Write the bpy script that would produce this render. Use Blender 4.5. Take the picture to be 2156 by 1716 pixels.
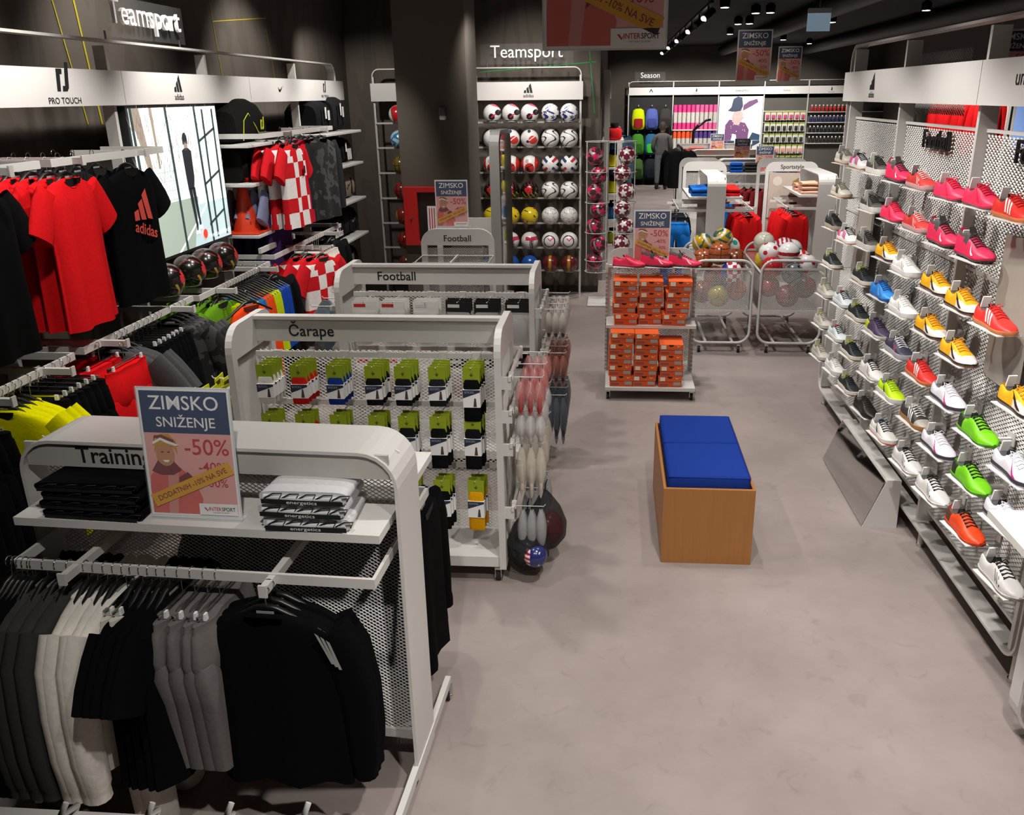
import bpy, bmesh, math, random
import numpy as np
from mathutils import Vector, Matrix
random.seed(7)
rnd = random.uniform
pi, sin, cos = math.pi, math.sin, math.cos
SC = bpy.context.scene
COL = SC.collection
for o in list(bpy.data.objects): bpy.data.objects.remove(o)

# ------------------------------------------------------------------ camera
FPX, CX, CY, CAMZ = 1810.0, 1144.0, 858.0, 2.5
PITCH, ROLL, YAW = [math.radians(a) for a in (20.0, -0.58, 4.55)]
fwd = np.array([-sin(YAW)*cos(PITCH), cos(YAW)*cos(PITCH), -sin(PITCH)])
ri = np.array([cos(YAW), sin(YAW), 0.0]); up0 = np.cross(ri, fwd)
RI = cos(ROLL)*ri + sin(ROLL)*up0
UP = -sin(ROLL)*ri + cos(ROLL)*up0
CAMP = np.array([0, 0, CAMZ])
cam = bpy.data.cameras.new('camera'); camo = bpy.data.objects.new('camera', cam); COL.objects.link(camo)
cam.sensor_fit = 'HORIZONTAL'; cam.sensor_width = 36.0; cam.lens = FPX/2156*36.0
cam.shift_x = -(CX-1078)/2156.0; cam.clip_start = 0.05; cam.clip_end = 200
m = Matrix.Identity(4)
for i in range(3):
    m[i][0] = RI[i]; m[i][1] = UP[i]; m[i][2] = -fwd[i]; m[i][3] = CAMP[i]
camo.matrix_world = m
SC.camera = camo
def ray(px, py): return RI*((px-CX)/FPX) - UP*((py-CY)/FPX) + fwd
def onx(px, py, x): d = ray(px, py); return Vector(CAMP + d*(x/d[0]))
def ony(px, py, y): d = ray(px, py); return Vector(CAMP + d*(y/d[1]))
def onz(px, py, z): d = ray(px, py); return Vector(CAMP + d*((z-CAMZ)/d[2]))

# ------------------------------------------------------------------ world, exposure, lamps
W = bpy.data.worlds.new('world'); SC.world = W; W.use_nodes = True
W.node_tree.nodes['Background'].inputs[0].default_value = (0.9, 0.85, 0.8, 1)
W.node_tree.nodes['Background'].inputs[1].default_value = 0.03
vs = SC.view_settings
vs.view_transform = 'Standard'; vs.look = 'None'; vs.gamma = 1.0; vs.use_curve_mapping = False
vs.exposure = 0.3
CEIL = 3.75
def spot(loc, aim, watt, deg=75, blend=0.6, col=(1, 0.96, 0.92), rad=0.05):
    l = bpy.data.lights.new('spot_light', 'SPOT'); l.energy = watt; l.spot_size = math.radians(deg); l.spot_blend = blend
    l.color = col; l.shadow_soft_size = rad
    o = bpy.data.objects.new('spot_light', l); COL.objects.link(o); o.location = loc
    o.rotation_euler = (Vector(aim)-Vector(loc)).to_track_quat('-Z', 'Y').to_euler()
    return o
LZ = CEIL-0.28
# wash on the left wall bays
for y, w_ in ((2.9, 62), (4.1, 100), (5.6, 92), (7.1, 100), (8.6, 105)):
    spot((-1.75, y+0.1, LZ), (-3.0, y+0.3, 1.35), w_, 74)
for y in (3.9, 5.7, 8.0):
    spot((-2.45, y, LZ+0.1), (-3.36, y+0.2, 2.45), 62, 84, 0.8)
# shoe wall
for y in (2.2, 3.5, 4.8, 6.1, 7.4):
    spot((0.35, y-0.2, LZ), (1.78, y+0.2, 1.15), 100, 74)
# aisles and islands
for x, y, w_ in ((0.7, 0.9, 300), (0.6, 2.7, 215), (1.0, 4.7, 70), (0.6, 7.0, 95), (-1.2, 3.7, 70), (-1.2, 5.0, 110), (-1.3, 7.2, 120), (-0.1, 6.0, 45), (-0.3, 9.0, 100), (1.5, 8.9, 125)):
    spot((x, y, LZ), (x+0.1, y+0.5, 0), w_, 95, 0.8)
spot((-0.55, 1.0, LZ), (-0.95, 2.6, 1.0), 125, 62, 0.8)
# ball wall
for x in (-2.9, -1.2, -0.6): spot((x, 9.2, LZ), (x, 11.2, 1.5), 85, 80)
spot((-1.0, 10.4, LZ), (-1.0, 11.4, 2.6), 20, 90, 0.8)
# far room
for x, y in ((1.0, 12.0), (2.6, 11.6), (1.4, 15.0), (3.0, 15.0), (1.2, 18.5), (3.2, 18.5), (1.0, 22.0), (3.5, 22.0), (5.5, 19.0), (6.0, 23.0), (4.6, 12.5)):
    spot((x, y, LZ), (x, y+0.8, 0.4), 290, 100, 0.8)
for x in (0.8, 2.2, 3.6, 5.0): spot((x, 23.6, LZ), (x, 26.0, 1.5), 230, 80)

# ------------------------------------------------------------------ materials
MATS = {}
def lin(h):
    if not isinstance(h, str): return tuple(h)
    h = h.lstrip('#'); c = [int(h[i:i+2], 16)/255 for i in (0, 2, 4)]
    return tuple(((v+0.055)/1.055)**2.4 if v > 0.04045 else v/12.92 for v in c)
def mat(h, rough=0.5, metal=0.0, var=0.06, scale=30.0, bump=0.0, alpha=1.0, emit=0.0, trans=0.0, coat=0.0, name=None):
    key = (h, rough, metal, var, scale, bump, alpha, emit, trans, coat)
    if key in MATS: return MATS[key]
    M = bpy.data.materials.new(name or 'm_%s_%d' % (str(h).strip('#'), len(MATS))); M.use_nodes = True
    nt = M.node_tree; n = nt.nodes; L = nt.links; p = n['Principled BSDF']
    c = lin(h)
    p.inputs['Roughness'].default_value = rough; p.inputs['Metallic'].default_value = metal
    p.inputs['Alpha'].default_value = alpha; p.inputs['Transmission Weight'].default_value = trans
    p.inputs['Coat Weight'].default_value = coat
    p.inputs['Base Color'].default_value = (*c, 1)
    if var or bump:
        tc = n.new('ShaderNodeTexCoord'); nz = n.new('ShaderNodeTexNoise'); nz.inputs['Scale'].default_value = scale
        nz.inputs['Detail'].default_value = 3.0
        L.new(tc.outputs['Object'], nz.inputs['Vector'])
        if var:
            mx = n.new('ShaderNodeMix'); mx.data_type = 'RGBA'
            mx.inputs[6].default_value = (*[v*(1-var) for v in c], 1); mx.inputs[7].default_value = (*[min(1, v*(1+var)) for v in c], 1)
            L.new(nz.outputs['Fac'], mx.inputs[0]); L.new(mx.outputs[2], p.inputs['Base Color'])
        if bump:
            b = n.new('ShaderNodeBump'); b.inputs['Strength'].default_value = bump; b.inputs['Distance'].default_value = 0.005
            L.new(nz.outputs['Fac'], b.inputs['Height']); L.new(b.outputs['Normal'], p.inputs['Normal'])
    if emit:
        p.inputs['Emission Color'].default_value = (*c, 1); p.inputs['Emission Strength'].default_value = emit
    MATS[key] = M
    return M
def fab(h, var=0.16):
    M = mat(h, 0.92, 0, var, 60.0, 0.25); M.node_tree.nodes['Principled BSDF'].inputs['Specular IOR Level'].default_value = 0.06; return M
WHITE = mat('#cbc8c3', 0.38, 0, 0.02, 8)          # powder-coated shop fittings
WHITE2 = mat('#d3d0cb', 0.45, 0, 0.02, 8)
GREYP = mat('#9a9791', 0.5, 0, 0.04, 10)
CHROME = mat('#c9c9c9', 0.18, 1.0, 0.0)
STEEL = mat('#a9a9a6', 0.3, 1.0, 0.02)
BLACKP = mat('#0d0d0e', 0.35, 0, 0.05)
RUBBER = mat('#1b1b1c', 0.7, 0, 0.1)
INK = mat('#17181a', 0.6, 0, 0.0)
GLASSY = mat('#f4f6f6', 0.03, 0, 0.0, alpha=0.02)
CLEAR = mat('#f2f5f5', 0.08, 0, 0.0, alpha=0.22)
PRINTW = mat('#f3f1ee', 0.4, 0, 0.0)

# ------------------------------------------------------------------ mesh builder
class B:
    def __init__(s): s.v = []; s.f = []; s.m = []; s.s = []; s.T = None
    def add(s, vs, fs, mi=0, sm=False):
        o = len(s.v)
        if s.T is not None: vs = [s.T @ Vector(v) for v in vs]
        s.v.extend([tuple(v) for v in vs]); s.f.extend([tuple(i+o for i in f) for f in fs])
        s.m.extend([mi]*len(fs)); s.s.extend([sm]*len(fs)); return s
    def box(s, x0, x1, y0, y1, z0, z1, mi=0):
        v = [(x, y, z) for z in (z0, z1) for y in (y0, y1) for x in (x0, x1)]
        return s.add(v, [(0, 2, 3, 1), (4, 5, 7, 6), (0, 1, 5, 4), (2, 6, 7, 3), (0, 4, 6, 2), (1, 3, 7, 5)], mi)
    def bbox(s, x0, x1, y0, y1, z0, z1, r=0.01, mi=0, sm=True):   # box with rounded edges (loft of rounded rects)
        rings = []
        prof = [(z0, r), (z0+r*0.3, r*0.3), (z0+r, 0), (z1-r, 0), (z1-r*0.3, r*0.3), (z1, r)]
        for z, ins in prof:
            ring = []
            for cx_, cy_, a0 in ((x1-r, y1-r, 0), (x0+r, y1-r, 90), (x0+r, y0+r, 180), (x1-r, y0+r, 270)):
                for a in (0, 45, 90):
                    t = math.radians(a0+a); q = r-ins*0.85
                    ring.append((cx_+cos(t)*q, cy_+sin(t)*q, z))
            rings.append(ring)
        return s.loft(rings, True, True, mi, sm)
    def loft(s, rings, closed=True, caps=True, mi=0, sm=True):
        n = len(rings[0]); vs = [p for r in rings for p in r]; fs = []
        for k in range(len(rings)-1):
            for i in range(n if closed else n-1):
                j = (i+1) % n; fs.append((k*n+i, k*n+j, (k+1)*n+j, (k+1)*n+i))
        s.add(vs, fs, mi, sm)
        if caps and closed:
            s.add(rings[0], [tuple(range(n-1, -1, -1))], mi, False); s.add(rings[-1], [tuple(range(n))], mi, False)
        return s
    def cyl(s, p0, p1, r, n=8, r2=None, mi=0, caps=True, sm=True):
        p0, p1 = Vector(p0), Vector(p1); d = (p1-p0).normalized()
        a = d.orthogonal().normalized(); b = d.cross(a); r2 = r if r2 is None else r2
        R = [[p+(a*cos(2*pi*i/n)+b*sin(2*pi*i/n))*q for i in range(n)] for p, q in ((p0, r), (p1, r2))]
        return s.loft(R, True, caps, mi, sm)
    def tube(s, path, r, n=6, closed=False, mi=0, caps=True):
        P = [Vector(p) for p in path]; R = []; k = len(P); prev = None
        for i in range(k):
            t = (P[(i+1) % k]-P[i-1]) if closed else (P[min(i+1, k-1)]-P[max(i-1, 0)])
            t = t.normalized()
            if prev is None: a = t.orthogonal().normalized()
            else:
                a = prev-t*prev.dot(t); a = a.normalized() if a.length > 1e-6 else t.orthogonal().normalized()
            prev = a; b = t.cross(a); rr = r[i] if isinstance(r, (list, tuple)) else r
            R.append([P[i]+(a*cos(2*pi*j/n)+b*sin(2*pi*j/n))*rr for j in range(n)])
        if closed: R.append(R[0])
        return s.loft(R, True, caps and not closed, mi, True)
    def lathe(s, prof, n=16, c=(0, 0, 0), mi=0, caps=True, sm=True):
        R = [[(c[0]+r*cos(2*pi*i/n), c[1]+r*sin(2*pi*i/n), c[2]+z) for i in range(n)] for r, z in prof]
        return s.loft(R, True, caps, mi, sm)
    def prism(s, poly, y0, y1, mi=0, ax='y'):            # polygon in (a,b) extruded along ax
        def P(a, b, c): return (a, c, b) if ax == 'y' else ((c, a, b) if ax == 'x' else (a, b, c))
        n = len(poly)
        v = [P(a, b, y0) for a, b in poly]+[P(a, b, y1) for a, b in poly]
        f = [tuple(range(n)), tuple(range(2*n-1, n-1, -1))]+[(i, i+n, (i+1) % n+n, (i+1) % n) for i in range(n)]
        return s.add(v, f, mi)
    def band(s, path, w0, w1, th, mi=0, ax='y', closed=False):   # flat band following a 2D path (a,b), wide along ax
        n = len(path); off = []
        for i in range(n):
            if closed: a = path[i-1]; c = path[(i+1) % n]
            else: a = path[max(i-1, 0)]; c = path[min(i+1, n-1)]
            dx, dy = c[0]-a[0], c[1]-a[1]; l = math.hypot(dx, dy) or 1
            off.append((-dy/l*th, dx/l*th))
        def P(a, b, c): return (a, c, b) if ax == 'y' else ((c, a, b) if ax == 'x' else (a, b, c))
        R = []
        for (a, b), (ox, oy) in zip(path, off):
            R.append([P(a, b, w0), P(a, b, w1), P(a+ox, b+oy, w1), P(a+ox, b+oy, w0)])
        if closed: R.append(R[0])
        return s.loft(R, True, not closed, mi, False)
    def grid(s, fn, nu, nv, mi=0, sm=True, cu=False, mfn=None):
        vs = [fn(u/nu, v/nv) for v in range(nv+1) for u in range(nu if cu else nu+1)]
        W_ = nu if cu else nu+1; fs = []; ms = []
        for v in range(nv):
            for u in range(nu):
                fs.append((v*W_+u, v*W_+(u+1) % W_ if cu else v*W_+u+1, (v+1)*W_+((u+1) % W_ if cu else u+1), (v+1)*W_+u))
                ms.append(mfn((u+.5)/nu, (v+.5)/nv) if mfn else mi)
        k = len(s.m); s.add(vs, fs, mi, sm); s.m[k:] = ms; return s
    def text(s, t, size, o=(0, 0, 0), rx=(1, 0, 0), ry=(0, 0, 1), mi=0, ext=0.0, align='CENTER', sx=1.0, bold=0.0):
        vs, fs = textgeo(t, align, ext/size, bold)
        o, rx, ry = Vector(o), Vector(rx), Vector(ry); nz = rx.cross(ry)
        return s.add([o+rx*(x*size*sx)+ry*(y*size)+nz*(z*size) for x, y, z in vs], fs, mi)
    def mesh(s, name, mats):
        me = bpy.data.meshes.new(name); me.from_pydata(s.v, [], s.f)
        for x in (mats if isinstance(mats, (list, tuple)) else [mats]): me.materials.append(x)
        me.polygons.foreach_set('material_index', s.m); me.polygons.foreach_set('use_smooth', s.s)
        me.update(); return me
    def obj(s, name, mats, parent=None, loc=None, rz=0.0, fix=False):
        me = s.mesh(name, mats)
        if fix:
            bm = bmesh.new(); bm.from_mesh(me); bmesh.ops.recalc_face_normals(bm, faces=bm.faces); bm.to_mesh(me); bm.free()
        return O(name, me, parent, loc, rz)
def O(name, me, parent=None, loc=None, rz=0.0):
    o = bpy.data.objects.new(name, me); COL.objects.link(o)
    if parent is not None: o.parent = parent
    if loc is not None: o.location = loc
    if rz: o.rotation_euler = (0, 0, rz)
    return o
_TG = {}
def textgeo(t, align, ext, bold):
    k = (t, align, round(ext, 5), bold)
    if k not in _TG:
        c = bpy.data.curves.new('txt', 'FONT'); c.body = t; c.align_x = align; c.size = 1.0; c.extrude = ext/2; c.offset = bold
        c.resolution_u = 3
        o = bpy.data.objects.new('txt', c); COL.objects.link(o)
        dg = bpy.context.evaluated_depsgraph_get(); me = bpy.data.meshes.new_from_object(o.evaluated_get(dg))
        _TG[k] = ([tuple(v.co) for v in me.vertices], [tuple(p.vertices) for p in me.polygons])
        bpy.data.objects.remove(o); bpy.data.curves.remove(c); bpy.data.meshes.remove(me)
    return _TG[k]
def tag(o, label=None, cat=None, group=None, kind=None):
    if label: o['label'] = label
    if cat: o['category'] = cat
    if group: o['group'] = group
    if kind: o['kind'] = kind
    return o
def thing(name, label, cat, loc=(0, 0, 0), rz=0.0, group=None):
    o = O(name, None, None, loc, rz); o.empty_display_size = 0.05
    return tag(o, label, cat, group)
def kids(o): return [c for c in COL.objects if c.parent == o] if False else list(o.children)
def dup(r, loc=None, rz=None, label=None, group=None, scale=None):
    n = r.copy(); COL.objects.link(n)
    if loc is not None: n.location = loc
    if rz is not None: n.rotation_euler = (0, 0, rz)
    if scale is not None: n.scale = scale if not isinstance(scale, (int, float)) else (scale,)*3
    if label: n['label'] = label
    if group: n['group'] = group
    for c in kids(r):
        d = c.copy(); COL.objects.link(d); d.parent = n
        for g in kids(c):
            e = g.copy(); COL.objects.link(e); e.parent = d
    return n
class Stamp:                                             # first use places the prototype itself, later uses copy it
    def __init__(s, r): s.r = r; s.used = False
    def put(s, loc, rz=0.0, label=None, group=None, scale=None, rot=None):
        if not s.used:
            s.used = True; o = s.r; o.location = loc; o.rotation_euler = (0, 0, rz)
            if scale: o.scale = (scale,)*3 if isinstance(scale, (int, float)) else scale
            if label: o['label'] = label
            if group: o['group'] = group
        else: o = dup(s.r, loc, rz, label, group, scale)
        if rot is not None: o.rotation_euler = rot
        return o
def rrect(x0, x1, z0, z1, r, top_only=False, n=6):        # rounded rectangle path
    P = []
    cs = [(x1-r, z1-r, 0), (x0+r, z1-r, 90)]
    if not top_only: cs += [(x0+r, z0+r, 180), (x1-r, z0+r, 270)]
    if top_only: P.append((x1, z0))
    for cx_, cz_, a0 in cs:
        for k in range(n+1):
            t = math.radians(a0+90*k/n); P.append((cx_+r*cos(t), cz_+r*sin(t)))
    if top_only: P.append((x0, z0))
    return P
_XM = {}
def xmesh(w, h, cw, ch, st=0.005, tilt=0.003, clip=None):  # expanded-metal sheet in local XZ, origin lower left
    k = (round(w, 3), round(h, 3), cw, ch, st, tilt)
    if k in _XM: return _XM[k]
    ni, nj = int(w/(cw/2)), int(h/(ch/2)); V = []; F = []
    for j in range(nj):
        for i in range(ni):
            if (i+j) % 2 == 0: p, q = (i, j), (i+1, j+1)
            else: p, q = (i, j+1), (i+1, j)
            a = np.array([p[0]*cw/2, p[1]*ch/2]); b = np.array([q[0]*cw/2, q[1]*ch/2])
            o = len(V); hs = st/2
            V += [(a[0], -tilt, a[1]-hs), (b[0], -tilt, b[1]-hs), (b[0], tilt, b[1]+hs), (a[0], tilt, a[1]+hs)]
            F.append((o, o+1, o+2, o+3))
    me = bpy.data.meshes.new('mesh_panel'); me.from_pydata(V, [], F); me.materials.append(WHITE)
    _XM[k] = me; return me
def caster(parent, x, y, z=0.0, r=0.03):
    b = B(); b.cyl((x-0.012, y, z+r), (x+0.012, y, z+r), r, 14)
    w = b.obj('caster', [RUBBER], parent)
    b = B(); b.box(x-0.018, x-0.014, y-0.016, y+0.016, z+r*0.7, z+2*r+0.012); b.box(x+0.014, x+0.018, y-0.016, y+0.016, z+r*0.7, z+2*r+0.012)
    b.box(x-0.018, x+0.018, y-0.018, y+0.018, z+2*r+0.008, z+2*r+0.022); b.cyl((x-0.02, y, z+r), (x+0.02, y, z+r), 0.006, 8)
    b.obj('caster_fork', [CHROME], w)
# ------------------------------------------------------------------ setting
def floor_mat():
    M = bpy.data.materials.new('floor_vinyl'); M.use_nodes = True; nt = M.node_tree; n = nt.nodes; L = nt.links; p = n['Principled BSDF']
    tc = n.new('ShaderNodeTexCoord')
    a = n.new('ShaderNodeTexNoise'); a.inputs['Scale'].default_value = 1.1; a.inputs['Detail'].default_value = 8; a.inputs['Roughness'].default_value = 0.65
    b = n.new('ShaderNodeTexNoise'); b.inputs['Scale'].default_value = 9; b.inputs['Detail'].default_value = 6; b.inputs['Distortion'].default_value = 1.2
    r1 = n.new('ShaderNodeValToRGB'); r1.color_ramp.elements[0].position = 0.36; r1.color_ramp.elements[1].position = 0.64
    r1.color_ramp.elements[0].color = (*lin('#867b76'), 1); r1.color_ramp.elements[1].color = (*lin('#968b86'), 1)
    r2 = n.new('ShaderNodeValToRGB'); r2.color_ramp.elements[0].position = 0.28; r2.color_ramp.elements[1].position = 0.4
    r2.color_ramp.elements[0].color = (*lin('#7b6d66'), 1); r2.color_ramp.elements[1].color = (1, 1, 1, 1)
    mx = n.new('ShaderNodeMix'); mx.data_type = 'RGBA'; mx.blend_type = 'MULTIPLY'; mx.inputs[0].default_value = 0.16
    for t in (a, b): L.new(tc.outputs['Object'], t.inputs['Vector'])
    L.new(a.outputs['Fac'], r1.inputs[0]); L.new(b.outputs['Fac'], r2.inputs[0])
    L.new(r1.outputs[0], mx.inputs[6]); L.new(r2.outputs[0], mx.inputs[7]); L.new(mx.outputs[2], p.inputs['Base Color'])
    p.inputs['Roughness'].default_value = 0.55; p.inputs['Specular IOR Level'].default_value = 0.3
    return M
def wall_mat(h, wave=True):
    M = bpy.data.materials.new('wall_paint'); M.use_nodes = True; nt = M.node_tree; n = nt.nodes; L = nt.links; p = n['Principled BSDF']
    tc = n.new('ShaderNodeTexCoord'); c = lin(h)
    wv = n.new('ShaderNodeTexNoise'); wv.inputs['Scale'].default_value = 1.3; wv.inputs['Distortion'].default_value = 3.0; wv.inputs['Detail'].default_value = 1.0
    mp = n.new('ShaderNodeMapping'); mp.inputs['Scale'].default_value = (1.6, 1.6, 0.35)
    r = n.new('ShaderNodeValToRGB'); r.color_ramp.elements[0].position = 0.44; r.color_ramp.elements[1].position = 0.47
    r.color_ramp.elements[0].color = (*[v*0.86 for v in c], 1); r.color_ramp.elements[1].color = (*c, 1)
    L.new(tc.outputs['Object'], mp.inputs['Vector']); L.new(mp.outputs[0], wv.inputs['Vector']); L.new(wv.outputs['Fac'], r.inputs[0]); L.new(r.outputs[0], p.inputs['Base Color'])
    p.inputs['Roughness'].default_value = 0.85
    return M
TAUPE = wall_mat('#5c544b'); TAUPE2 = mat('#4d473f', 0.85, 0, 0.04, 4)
def struct(name, b, m, label=None):
    o = b.obj(name, m); o['kind'] = 'structure'
    if label: o['label'] = label
    return o
XL, YB, XR, YS = -3.36, 11.42, 7.5, 26.6
fl = struct('floor', B().box(XL-.1, XR+.1, -1.6, YS+.1, -0.1, 0), floor_mat(), 'mottled taupe grey vinyl shop floor')
struct('ceiling', B().box(XL-.1, XR+.1, -1.6, YS+.1, CEIL, CEIL+.1), mat('#0b0b0b', 0.9, 0, 0.1, 2), 'black open ceiling with spotlights')
wl = struct('wall_left', B().box(XL-.1, XL, -1.6, YB+.1, 0, CEIL), TAUPE, 'dark taupe painted wall behind the clothing fixture')
wb = struct('wall_back', B().box(XL, -0.16, YB, YB+.12, 0, CEIL), TAUPE, 'dark taupe painted wall behind the ball rack')
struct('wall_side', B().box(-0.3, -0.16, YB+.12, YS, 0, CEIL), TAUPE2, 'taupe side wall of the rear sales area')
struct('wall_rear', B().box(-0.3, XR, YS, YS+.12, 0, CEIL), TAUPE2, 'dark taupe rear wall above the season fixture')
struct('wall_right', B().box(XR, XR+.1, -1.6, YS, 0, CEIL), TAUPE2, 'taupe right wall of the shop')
struct('wall_front', B().box(XL, XR, -1.7, -1.6, 0, CEIL), TAUPE2, 'taupe wall behind the viewer')
cl = B(); cl.box(-2.28, -1.53, 9.5, 10.25, 0, CEIL); struct('wall_column', cl, mat('#5a534a', 0.85, 0, 0.04, 5), 'square dark taupe column')
B().box(XL+0.001, -0.16, YB-.012, YB, 0, 0.08).obj('baseboard_back', mat('#2b2622', .6)).__setitem__('kind', 'structure')
# painted coloured lines on the walls
YEL = mat('#b8a51f', 0.7, 0, 0.05); GRN = mat('#1f9a4e', 0.7, 0, 0.05)
def line_x(p, q, x, w, m_, par):
    a, c = onx(*p, x), onx(*q, x); b = B(); d = (c-a).normalized(); nrm = Vector((0, -d.z, d.y))*w/2
    b.add([a-nrm, c-nrm, c+nrm, a+nrm], [(0, 1, 2, 3)]); b.add([(v.x-.002, v.y, v.z) for v in (a-nrm, c-nrm, c+nrm, a+nrm)], [(3, 2, 1, 0)])
    b.obj('painted_line', m_, par)
for p, q, w, mm in (((110, 0), (186, 262), .012, YEL), ((155, 0), (216, 262), .018, YEL), ((447, 45), (560, 38), .008, YEL), ((440, 0), (468, 160), .006, YEL), ((560, 60), (585, 200), .006, YEL)):
    line_x(p, q, XL+.004, w, mm, wl)
for p, q in (((1010, 152), (1255, 130)), ((1240, 90), (1252, 240))):
    a, c = ony(*p, YB-.004), ony(*q, YB-.004); d = (c-a).normalized(); nr = Vector((-d.z, 0, d.x))*.005
    b = B(); b.add([a-nr, c-nr, c+nr, a+nr], [(0, 1, 2, 3)]); b.obj('painted_line', GRN, wb)
# column: fire hose cabinet, motion detector
t = thing('fire_hose_cabinet', 'red fire hose cabinet mounted on the taupe column', 'fire cabinet', (-2.0, 9.5, 0.95))
RED = mat('#c0221d', 0.45)
b = B(); b.box(-.25, .25, -.1, 0, 0, .04); b.box(-.25, .25, -.1, 0, .57, .62); b.box(-.25, -.1, -.1, 0, .04, .57); b.box(.2, .25, -.1, 0, .04, .57); b.obj('frame', [RED], t)
B().box(-.1, .2, -.06, -.02, .04, .57).obj('door_pane', [mat('#241d1b', .2)], t)
b = B(); b.box(.0, .19, -.075, -.065, .12, .42, 0)
for k in range(6): b.box(.02+k*.026, .03+k*.026, -.077, -.075, .17, .40, 1)
b.obj('label_plate', [PRINTW, RED], t)
B().cyl((-.17, -.1, .3), (-.17, -.115, .3), .012, 10).obj('lock', [CHROME], t)
t = thing('motion_detector', 'small grey motion detector high on the column', 'sensor', (-1.79, 9.5, 2.26))
B().bbox(-.035, .035, -.05, 0, .04, .13, .012).obj('housing', [mat('#55575a', .5)], t); B().bbox(-.033, .033, -.048, 0, -.0, .045, .012).obj('lens', [PRINTW], t)

# ------------------------------------------------------------------ wall fixture parts
def u_rail(parent, x0, x1, yb, yf, z, arms=(), ax='x', sec=(0.012, 0.036), ext=0.09):
    """U-shaped hanging rail, bar along local x from x0 to x1 at yf, arms back to yb"""
    a, h = sec; b = B()
    b.box(x0, x1, yf-a, yf, z, z+h); s = 1 if yb > yf else -1
    lo, hi = min(yb, yf), max(yb, yf)
    b.box(x0, x0+a, lo, hi, z, z+h); b.box(x1-a, x1, lo, hi, z, z+h)
    b.obj('hanging_rail', [WHITE], parent)
    for ax_ in arms:
        b = B(); lo2, hi2 = (yf-ext, yb) if s > 0 else (yb, yf+ext)
        b.box(ax_-a, ax_+a, lo2, hi2, z+.002, z+h-.004)
        e = lo2 if s > 0 else hi2
        b.box(ax_-a-.002, ax_+a+.002, e-.004, e+.004, z-.004, z+h+.004)
        b.obj('faceout_arm', [WHITE], parent)
def fascia_logo(b, kind, o, rx, s, mi=1):
    o = Vector(o); rx = Vector(rx); up = Vector((0, 0, 1))
    def poly(pts):
        b.add([o+rx*(x*s)+up*(y*s) for x, y in pts], [tuple(range(len(pts)))], mi)
    if kind == 'stripes':
        for k, hh in enumerate((.28, .55, .85)):
            x = -.45+k*.3
            poly([(x, 0), (x+.26, 0), (x+.26-(.0), hh*.0+.0), (x+.26, 0)] if False else [(x+.02, 0), (x+.25, 0), (x+.25-hh*.28+.06, hh), (x-hh*.28+.12, hh*.72)])
        b.text('adidas', .42*s, o+up*(-.38*s), rx, up, mi, 0, sx=.95, bold=.01)
    elif kind == 'touch':
        poly([(-.32, 0), (-.14, 0), (-.05, .5), (.05, .5), (.08, .66), (-.22, .66)])
        poly([(.0, .16), (.12, .16), (.27, .85), (.45, .85), (.3, .1), (.2, 0), (-.04, 0)])
        b.text('PRO TOUCH', .26*s, o+up*(-.36*s), rx, up, mi, 0, sx=1.15, bold=.012)
    elif kind == 'swoosh':
        poly([(-.5, .42), (-.36, .1), (-.2, 0), (.0, .06), (.6, .5), (-.05, .22), (-.25, .22)])
    elif kind == 'peak':
        poly([(-.35, 0), (0, .6), (.35, 0), (.2, 0), (0, .3), (-.2, 0)])
    elif kind == 'drop':
        b.add([o+rx*(s*.18*cos(a))*abs(cos(a/2+.3))+up*(s*(.3+.3*sin(a))) for a in [k*pi/6 for k in range(12)]], [tuple(range(12))], mi)
        b.text('TECNOPRO', .2*s, o+up*(-.3*s), rx, up, mi, 0)
    else:
        b.text(kind, .34*s, o, rx, up, mi, 0, sx=1.1)
# ------------------------------------------------------------------ left clothing fixture (local x = world Y, local -y = world +x)
XF = -2.9
LF = thing('clothing_rack', 'long white wall rack of clothes, bags and balls with brand fascia', 'display rack', (XF, 0, 0), pi/2)
POSTS = (2.6, 3.9, 5.17, 6.46, 8.32, 9.5)
for y in POSTS:
    b = B(); b.box(y-.014, y+.014, .03, .10, 0, 2.79)
    for zz in (2.52, 2.56): b.box(y-.016, y+.016, .05, .058, zz, zz+.012, 1)
    b.obj('post', [WHITE, INK], LF)
b = B(); b.band([(1.6, 2.81), (9.38, 2.81)]+[(9.38+.12*sin(a), 2.69+.12*cos(a)) for a in (.4, .8, 1.2, pi/2)]+[(9.5, 2.6)], .02, .10, .014)
b.obj('top_bar', [WHITE], LF)
for y0, y1, logos in ((1.6, 5.22, (('touch', 128, .17),)), (5.225, 7.115, (('stripes', 371, .13),)), (7.12, 9.66, (('swoosh', 587, .11), ('touch', 680, .13)))):
    f = B().box(y0, y1, -.012, .012, 2.465, 2.655).obj('fascia_panel', [WHITE2], LF)
    for kind, px, s in logos:
        b = B(); fascia_logo(b, kind, (onx(px, 185, XF)[1], -.0135, 2.54), (1, 0, 0), s, 0); b.obj('brand_logo', [INK], f)
# upper and lower hanging rails
u_rail(LF, 2.45, 3.86, .06, -.3, 2.205, (2.9, 3.5), ext=.12)
u_rail(LF, 3.94, 5.0, .06, -.3, 2.205, (4.12, 4.72), ext=.06)
u_rail(LF, 2.45, 3.86, .06, -.28, 1.30, (3.2, 3.62), ext=.15)
u_rail(LF, 3.94, 5.13, .06, -.28, 1.30, (4.1, 4.85), ext=.15)
u_rail(LF, 5.21, 6.42, .06, -.28, 1.28, (5.45, 6.2), ext=.15)
u_rail(LF, 6.52, 8.27, .06, -.28, 2.21, (7.0, 7.9), ext=.08)
u_rail(LF, 6.52, 8.27, .06, -.28, 1.31, (7.0, 7.75), ext=.15)
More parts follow.
